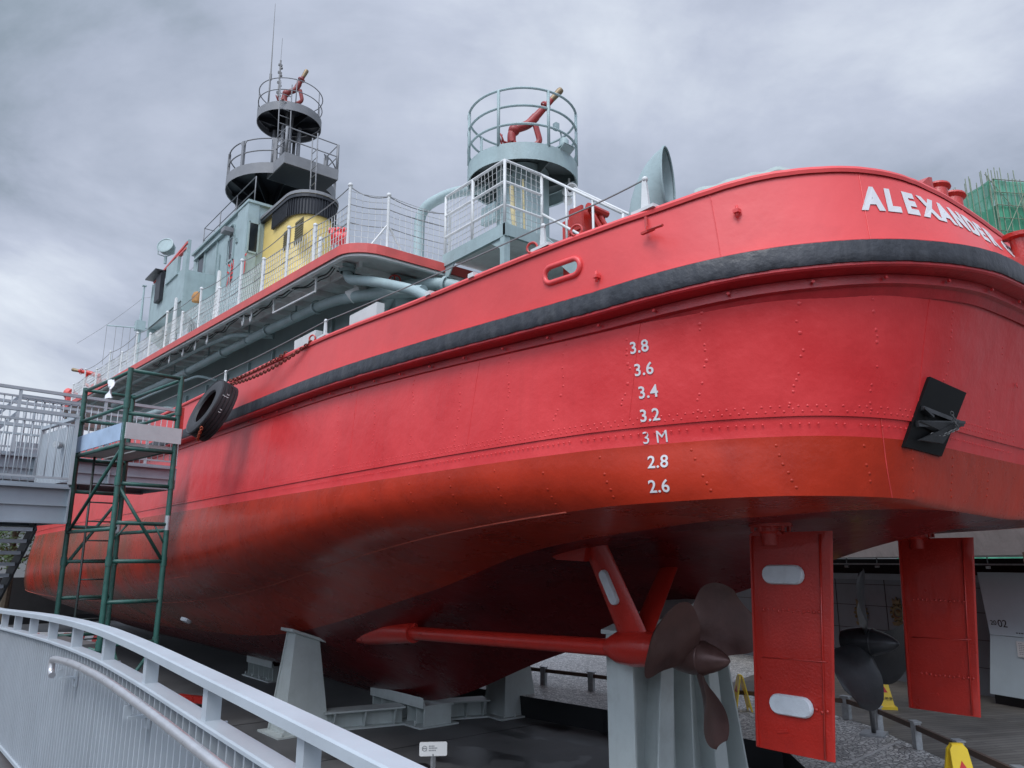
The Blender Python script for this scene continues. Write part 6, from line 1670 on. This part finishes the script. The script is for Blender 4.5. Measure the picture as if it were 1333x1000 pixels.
def pyramid_sign(x, y):
    t = thing('warning_cone', 'tall yellow pyramid warning cone standing on the timber deck', 'warning cone', (x, y, GZ))
    q = MB(); c = Vector((x, y, GZ)); q.box(c + Vector((0, 0, .03)), (.40, .40, .05), rz=.65); mesh('base', q, M['ysign'], t)
    q = MB(); q.lathe([(.23, .055), (.05, .80), (.035, .82), (.001, .82)], c, (0, 0, 1), 4, smooth=False, ref=(math.cos(.65 + math.pi / 4), math.sin(.65 + math.pi / 4), 0)); body = mesh('cone_body', q, M['ysign'], t)
    # faces: outward normals at .65 + k*90 deg
    for k in range(4):
        a = .65 + k * math.pi / 2; nh = Vector((math.cos(a), math.sin(a), 0)); ud = (Vector((0, 0, .745)) - nh * (.18 * .7071)).normalized(); xd = ud.cross((nh + Vector((0, 0, .17))).normalized()).normalized(); xd = Vector((-math.sin(a), math.cos(a), 0))
        P = lambda h: c + Vector((0, 0, h)) + nh * (.23 * .7071 * (1 - (h - .055) / .745 * .78) + .004)
        q = MB(); q.prism([P(.30) - xd * .065, P(.30) + xd * .065, P(.43)], nh * .003); mesh('warning_triangle', q, M['hanzi'], body)
        q = MB(); text_mb('小心地滑', .068, plane_fn(P(.17) - xd * .135, xd, ud), thick=.002, mb=q); mesh('lettering', q, M['bink'], body)
        q = MB(); text_mb('小心', .05, plane_fn(P(.5) - xd * .05, xd, ud), thick=.002, mb=q); mesh('lettering', q, M['bink'], body)
pyramid_sign(15.2, 7.62)

# ---- building behind
WA, WB_ = Vector((23.5, 24, 0)), Vector((17.0, 3.2, 0)); wd = (WB_ - WA).normalized(); wn_ = Vector((wd.y, -wd.x, 0)); wn_ = wn_ if wn_.x < 0 else -wn_
bld = thing('gallery_building', 'low gallery building with grey cladding and a wood-grained concrete fascia behind the stern', 'building', (20, 10, GZ))
LW = (WB_ - WA).length
q = MB(); q.bar(WA + Vector((0, 0, -1.5)) - wn_ * .25, WB_ + Vector((0, 0, -1.5)) - wn_ * .25, .5, 2.4); wall_ = mesh('wall', q, M['panelwall'], bld)
q = MB()
for z in (-2.15, -1.6, -1.05, -.55): q.bar(WA + Vector((0, 0, z)) + wn_ * .003, WB_ + Vector((0, 0, z)) + wn_ * .003, .006, .014)
for k in range(14): p = WA.lerp(WB_, k / 14) + wn_ * .003; q.box(p + Vector((0, 0, -1.5)), (.014, .014, 2.38))
mesh('panel_joint', q, M['bink'], wall_)
q = MB(); q.bar(WA + Vector((0, 0, -.36)) + wn_ * .05, WB_ + Vector((0, 0, -.36)) + wn_ * .05, .12, .14); mesh('wall_cap', q, M['gang'], wall_)
q = MB(); q.prism([WA + wn_ * 1.7 + Vector((0, 0, .02)), WB_ + wn_ * 1.7 + Vector((0, 0, .14)), WB_ - wn_ * 4 + Vector((0, 0, .14)), WA - wn_ * 4 + Vector((0, 0, .02))], (0, 0, .10)); mesh('ceiling', q, M['black'], bld)
q = MB(); q.prism([WA + wn_ * 1.7 + Vector((0, 0, -.02)), WB_ + wn_ * 1.7 + Vector((0, 0, .12)), WB_ + wn_ * 2.1 + Vector((0, 0, 1.15)), WA + wn_ * 2.1 + Vector((0, 0, 1.15))], wn_ * .15); mesh('fascia', q, M['bandwall'], bld)
q = MB(); q.prism([WA + wn_ * 2.0 + Vector((0, 0, 1.12)), WB_ + wn_ * 2.0 + Vector((0, 0, 1.12)), WB_ - wn_ * 4 + Vector((0, 0, 1.12)), WA - wn_ * 4 + Vector((0, 0, 1.12))], (0, 0, .15)); mesh('roof', q, M['gang'], bld)
q = MB(); q.bar(WA - wn_ * .6 + Vector((0, 0, -.15)), WB_ - wn_ * .6 + Vector((0, 0, -.15)), .2, .42); mesh('recess', q, M['black'], bld)
for k in range(16):
    p = WA.lerp(WB_, .32 + k * .042) + wn_ * .75 + Vector((0, 0, -.12)); q = MB(); q.box(p, (.16, .08, .05), rz=.3); q.rod(p + Vector((0, 0, .05)), p + Vector((0, 0, .2)), .012, 5); mesh('track_lamp', q, M['galv'], bld)
q = MB(); q.bar(WA + wn_ * .75 + Vector((0, 0, -.06)), WB_ + wn_ * .75 + Vector((0, 0, -.06)), .05, .03); mesh('lamp_track', q, M['galv'], bld)
for k in (.1, .36, .62):
    p = WA.lerp(WB_, k) + wn_ * 1.55; q = MB(); q.rod((p.x, p.y, GZ), (p.x, p.y, .03), .12, 14); mesh('column', q, M['gang'], bld)
# gold crests on the wall
def on_wall(px, py, off=0.0):
    r = ray(px, py); t_ = (WA + wn_ * off).dot(wn_) / r.dot(wn_); return r * t_
for px, lab in ((1169, 'dull gold crest on the grey wall, close to the left edge of the far rudder'), (1121, 'dull gold crest on the grey wall, partly behind the blade of the far propeller')):
    p = on_wall(px, 798, .02); t = thing('crest', lab, 'emblem', p)
    q = MB(); up = Vector((0, 0, 1)); q.lathe([(.10, 0), (.13, .02), (.15, .02), (.17, 0)], p, wn_, 20); q.lathe([(.001, .03), (.06, .02), (.08, 0)], p, wn_, 12); mesh('wreath', q, M['gold'], t)
    q = MB()
    for j in range(12):
        a = 2 * math.pi * j / 12; q.sphere(p + (wd * math.cos(a) + up * math.sin(a)) * .19, .035, 6)
    mesh('leaves', q, M['gold'], t)
    q = MB(); q.prism([p + up * .20 - wd * .1, p + up * .20 + wd * .1, p + up * .32 + wd * .11, p + up * .27 + wd * .04, p + up * .36, p + up * .27 - wd * .04, p + up * .32 - wd * .11], wn_ * .03); mesh('crown', q, M['gold'], t)
    q = MB(); q.prism([p - up * .21 - wd * .17, p - up * .21 + wd * .17, p - up * .29 + wd * .13, p - up * .29 - wd * .13], wn_ * .025); mesh('scroll', q, M['gold'], t)
# exhibit panel
t = thing('exhibit_panel', 'pale blue free-standing exhibit panel with a bent profile at the right edge', 'exhibit panel', on_wall(1300, 905, .6) * 1.0 + Vector((0, 0, 0)))
E1, E2, E3 = on_wall(1272, 745, .55), on_wall(1289, 826, .75), on_wall(1289, 903, .75)
RGT = wd * 2.2; uu = wn_ * -.12
q = MB(); q.prism([E1, E2, E2 + RGT, E1 + RGT], uu); mesh('upper_panel', q, M['panel'], t)
q = MB(); q.prism([E2 + Vector((0, 0, -.01)), E3, E3 + RGT, E2 + RGT + Vector((0, 0, -.01))], uu); lowp_ = mesh('lower_panel', q, M['panel'], t)
pu = (E1 - E2).normalized(); pn_ = wd.cross(pu).normalized(); pn_ = pn_ if pn_.dot(wn_) > 0 else -pn_
q = MB(); a = E2 + wd * .06 + pu * .16; text_mb('20', .13, plane_fn(a + pn_ * .004 + pu * .03, wd, pu), thick=.002, mb=q); text_mb('02', .20, plane_fn(a + wd * .15 + pn_ * .004, wd, pu), thick=.002, mb=q); mesh('year_lettering', q, M['bink'], t)
q = MB()
for j in range(9): x_ = .55 + j * .05; q.add([E2 + wd * (x_ + dx) + pu * (.06 + dy) + pn_ * .005 for dx, dy in ((0, 0), (.035, 0), (.035, .02), (0, .02))], [(0, 1, 2, 3)])
mesh('text_line', q, M['bink'], t)
q = MB(); c = E2 + wd * .75 + Vector((0, 0, -.22)) + wn_ * .01; q.prism([c - wd * .22 - Vector((0, 0, .14)), c + wd * .3 - Vector((0, 0, .14)), c + wd * .3 + Vector((0, 0, .14)), c - wd * .22 + Vector((0, 0, .14))], wn_ * .012); cp_ = mesh('caption_board', q, M['plate'], lowp_)
q = MB()
for r_ in range(7):
    for j in range(11):
        if random.random() < .12: continue
        o = c + wn_ * .0135 + wd * (-.18 + j * .038) + Vector((0, 0, .10 - r_ * .032)); q.add([o, o + wd * .026, o + wd * .026 + Vector((0, 0, .012)), o + Vector((0, 0, .012))], [(0, 1, 2, 3)])
mesh('text_line', q, M['ink'], cp_)
q = MB(); q.prism([E3 + Vector((0, 0, -.01)) + uu, E3 + RGT + uu, E3 + RGT + Vector((0, 0, -.30)) + uu, E3 + uu + Vector((0, 0, -.26))], uu * .5); mesh('plinth', q, M['black'], t)
q = MB(); pb = on_wall(1374, 930, 2.4); q.box((pb.x, pb.y, (GZ + .15) / 2), (.2, .2, abs(GZ) + .15)); mesh('brown_post', q, M['brown'], None, 'dark brown post cut by the right edge of the picture', 'post', base=(pb.x, pb.y, GZ))

# ---- building sites far behind: bamboo scaffolding under green netting
def net_mat():
    m = bpy.data.materials.new('green_site_netting'); m.use_nodes = True; nt = m.node_tree; b = nt.nodes['Principled BSDF']; N = nt.nodes.new; L = nt.links.new
    t = N('ShaderNodeTexCoord'); n = N('ShaderNodeTexNoise'); n.inputs['Scale'].default_value = .35; n.inputs['Detail'].default_value = 8; L(t.outputs['Object'], n.inputs['Vector'])
    mp = N('ShaderNodeMapping'); mp.inputs['Scale'].default_value = (1.2, 1.2, .25); L(t.outputs['Object'], mp.inputs[0]); L(mp.outputs[0], n.inputs['Vector'])
    r = N('ShaderNodeValToRGB'); L(n.outputs[0], r.inputs[0]); r.color_ramp.elements[0].position = .35; r.color_ramp.elements[0].color = (.02, .20, .11, 1); r.color_ramp.elements[1].position = .68; r.color_ramp.elements[1].color = (.13, .48, .30, 1)
    L(r.outputs[0], b.inputs['Base Color']); b.inputs['Roughness'].default_value = .8; b.inputs['Alpha'].default_value = .80
    return m
NETM = net_mat(); CORE = mat('raw_concrete_core', (.20, .24, .22), .8, .3, .2)
def site(px, py, dist, w, d, rz, label, floors):
    c = ray(px, py) * dist; top = c.z; gz = GZ
    t = thing('netted_building', label, 'building site', (c.x, c.y, gz), 'unfinished towers wrapped in green netting')
    X = Vector((math.cos(rz), math.sin(rz), 0)); Y = Vector((-math.sin(rz), math.cos(rz), 0)); o = Vector((c.x, c.y, 0))
    q = MB(); q.box(o + X * w / 2 + Y * d / 2 + Vector((0, 0, (gz + top - 4) / 2)), (w - 2.5, d - 2.5, top - 4 - gz), rz=rz); mesh('concrete_core', q, CORE, t)
    q = MB()
    for a, b in ((o, o + X * w), (o + X * w, o + X * w + Y * d), (o + X * w + Y * d, o + Y * d), (o + Y * d, o)):
        nx = 14; nz = 26; nn = (b - a).cross(Vector((0, 0, 1))).normalized()
        q.grid([[a.lerp(b, i / nx) + Vector((0, 0, gz + (top - 1.2 - gz) * j / nz)) + nn * .35 * mnoise.noise(Vector((i * .9 + a.x, j * .7, dist))) for i in range(nx + 1)] for j in range(nz + 1)], False)
    mesh('green_netting', q, NETM, t)
    q = MB(); rnd = random.Random(int(dist))
    for a, b in ((o, o + X * w), (o, o + Y * d)):
        L_ = (b - a).length; n_ = int(L_ / .9); nn = (b - a).cross(Vector((0, 0, 1))).normalized() * .3
        for sgn in (1, -1):
            for i in range(n_ + 1):
                p = a.lerp(b, i / n_) + nn * sgn; lean = rnd.uniform(-.5, .5)
                q.tube([p + Vector((0, 0, top - 22)), p + Vector((lean * .3, lean * .3, top + rnd.uniform(-1.4, 1.2)))], .055, 4)
        z = top - 20
        while z < top:
            q.tube([a + nn + Vector((0, 0, z)), b + nn + Vector((0, 0, z + rnd.uniform(-.1, .1)))], .06, 4); z += 1.7
        for i in range(9):
            p = a.lerp(b, rnd.random()); q.tube([p + nn + Vector((0, 0, top - 20 + rnd.random() * 14)), p + nn * 1.1 + (b - a).normalized() * rnd.uniform(-5, 5) + Vector((0, 0, top - 2 + rnd.random() * 1.5))], .05, 4)
    mesh('bamboo_scaffold', q, M['bamboo'], t)
site(1288, 222, 95, 32, 26, R(-30), 'big unfinished tower wrapped in green netting and bamboo at the right edge', 12)
site(1264, 268, 135, 20, 20, R(-35), 'smaller unfinished tower in pale green netting left of the big one', 10)

# ---- far left: a tree, and barrier boards behind the walkway railing
def tree(x, y, h, label):
    t = thing('tree', label, 'tree', (x, y, GZ)); rnd = random.Random(int(x * 7)); b = Vector((x, y, GZ))
    q = MB(); q.tube([b, b + Vector((.1, 0, h * .3)), b + Vector((.05, .1, h * .6)), b + Vector((.1, 0, h * .85))], [.22, .17, .11, .04], 8)
    for i in range(8):
        a = i * 2.4; z = h * (.35 + .06 * i); q.tube([b + Vector((.05, 0, z)), b + Vector((math.cos(a) * h * .16, math.sin(a) * h * .16, z + h * .10)), b + Vector((math.cos(a) * h * .26, math.sin(a) * h * .26, z + h * .15))], [.06, .04, .015], 5)
    mesh('trunk', q, mat('bark', (.09, .07, .05), .9, .3, 9), t)
    q = MB()
    for cl_ in range(70):
        a = rnd.uniform(0, 6.28); rr5 = h * .32 * math.sqrt(rnd.random()); cz = h * rnd.uniform(.4, 1.0); sh = 1 - .5 * abs(cz / h - .65); c = b + Vector((math.cos(a) * rr5 * sh, math.sin(a) * rr5 * sh, cz))
        for k in range(46):
            p = c + Vector((rnd.gauss(0, .3), rnd.gauss(0, .3), rnd.gauss(0, .24))); s_ = rnd.uniform(.06, .12); e1 = Vector((rnd.gauss(0, 1), rnd.gauss(0, 1), rnd.gauss(0, .6))).normalized(); e2 = e1.orthogonal().normalized()
            q.add([p - e1 * s_, p + e2 * s_ * .5, p + e1 * s_, p - e2 * s_ * .5], [(0, 1, 2, 3)])
    mesh('crown', q, mat('leaf_green', (.06, .115, .03), .6, .5, 1.2), t)
for px, dist, h, lab in ((22, 44, 7.2, 'leafy green tree seen through the pickets at the far left'), (-30, 40, 6.4, 'leafy green tree cut by the left edge of the picture')):
    r = ray(px, 660); r = r / math.hypot(r.x, r.y) * dist; tree(r.x, r.y, h, lab)
p = ray(66, 838) * 15
t = thing('striped_barrier', 'red and white striped barrier board seen between the posts of the grey railing', 'barrier', (p.x, p.y, -3.1))
q = MB(); dd = Vector((.8, -.6, 0))
q.bar(p - dd * .9, p + dd * .9, .04, .42); mesh('board', q, M['plate'], t)
q = MB()
for k in range(6): c = p + dd * (-.8 + .3 * k) + Vector((-.6, -.8, 0)) * .022; q.prism([c + dd * .0 - Vector((0, 0, .2)), c + dd * .13 - Vector((0, 0, .2)), c + dd * .27 + Vector((0, 0, .2)), c + dd * .14 + Vector((0, 0, .2))], Vector((-.6, -.8, 0)) * .006)
mesh('red_stripe', q, M['deckred'], t)
for k in (-.8, .8):
    q = MB(); q.rod((p.x + dd.x * k, p.y + dd.y * k, -3.1), p + dd * k, .03, 6); mesh('leg', q, M['galv'], t)

# ------------------------------------------------------------------ lift everything so that the pit floor is at zero
for o in list(scene.objects):
    if o.parent is None and o.type not in ('CAMERA', 'LIGHT'):
        o.location.z += EYE
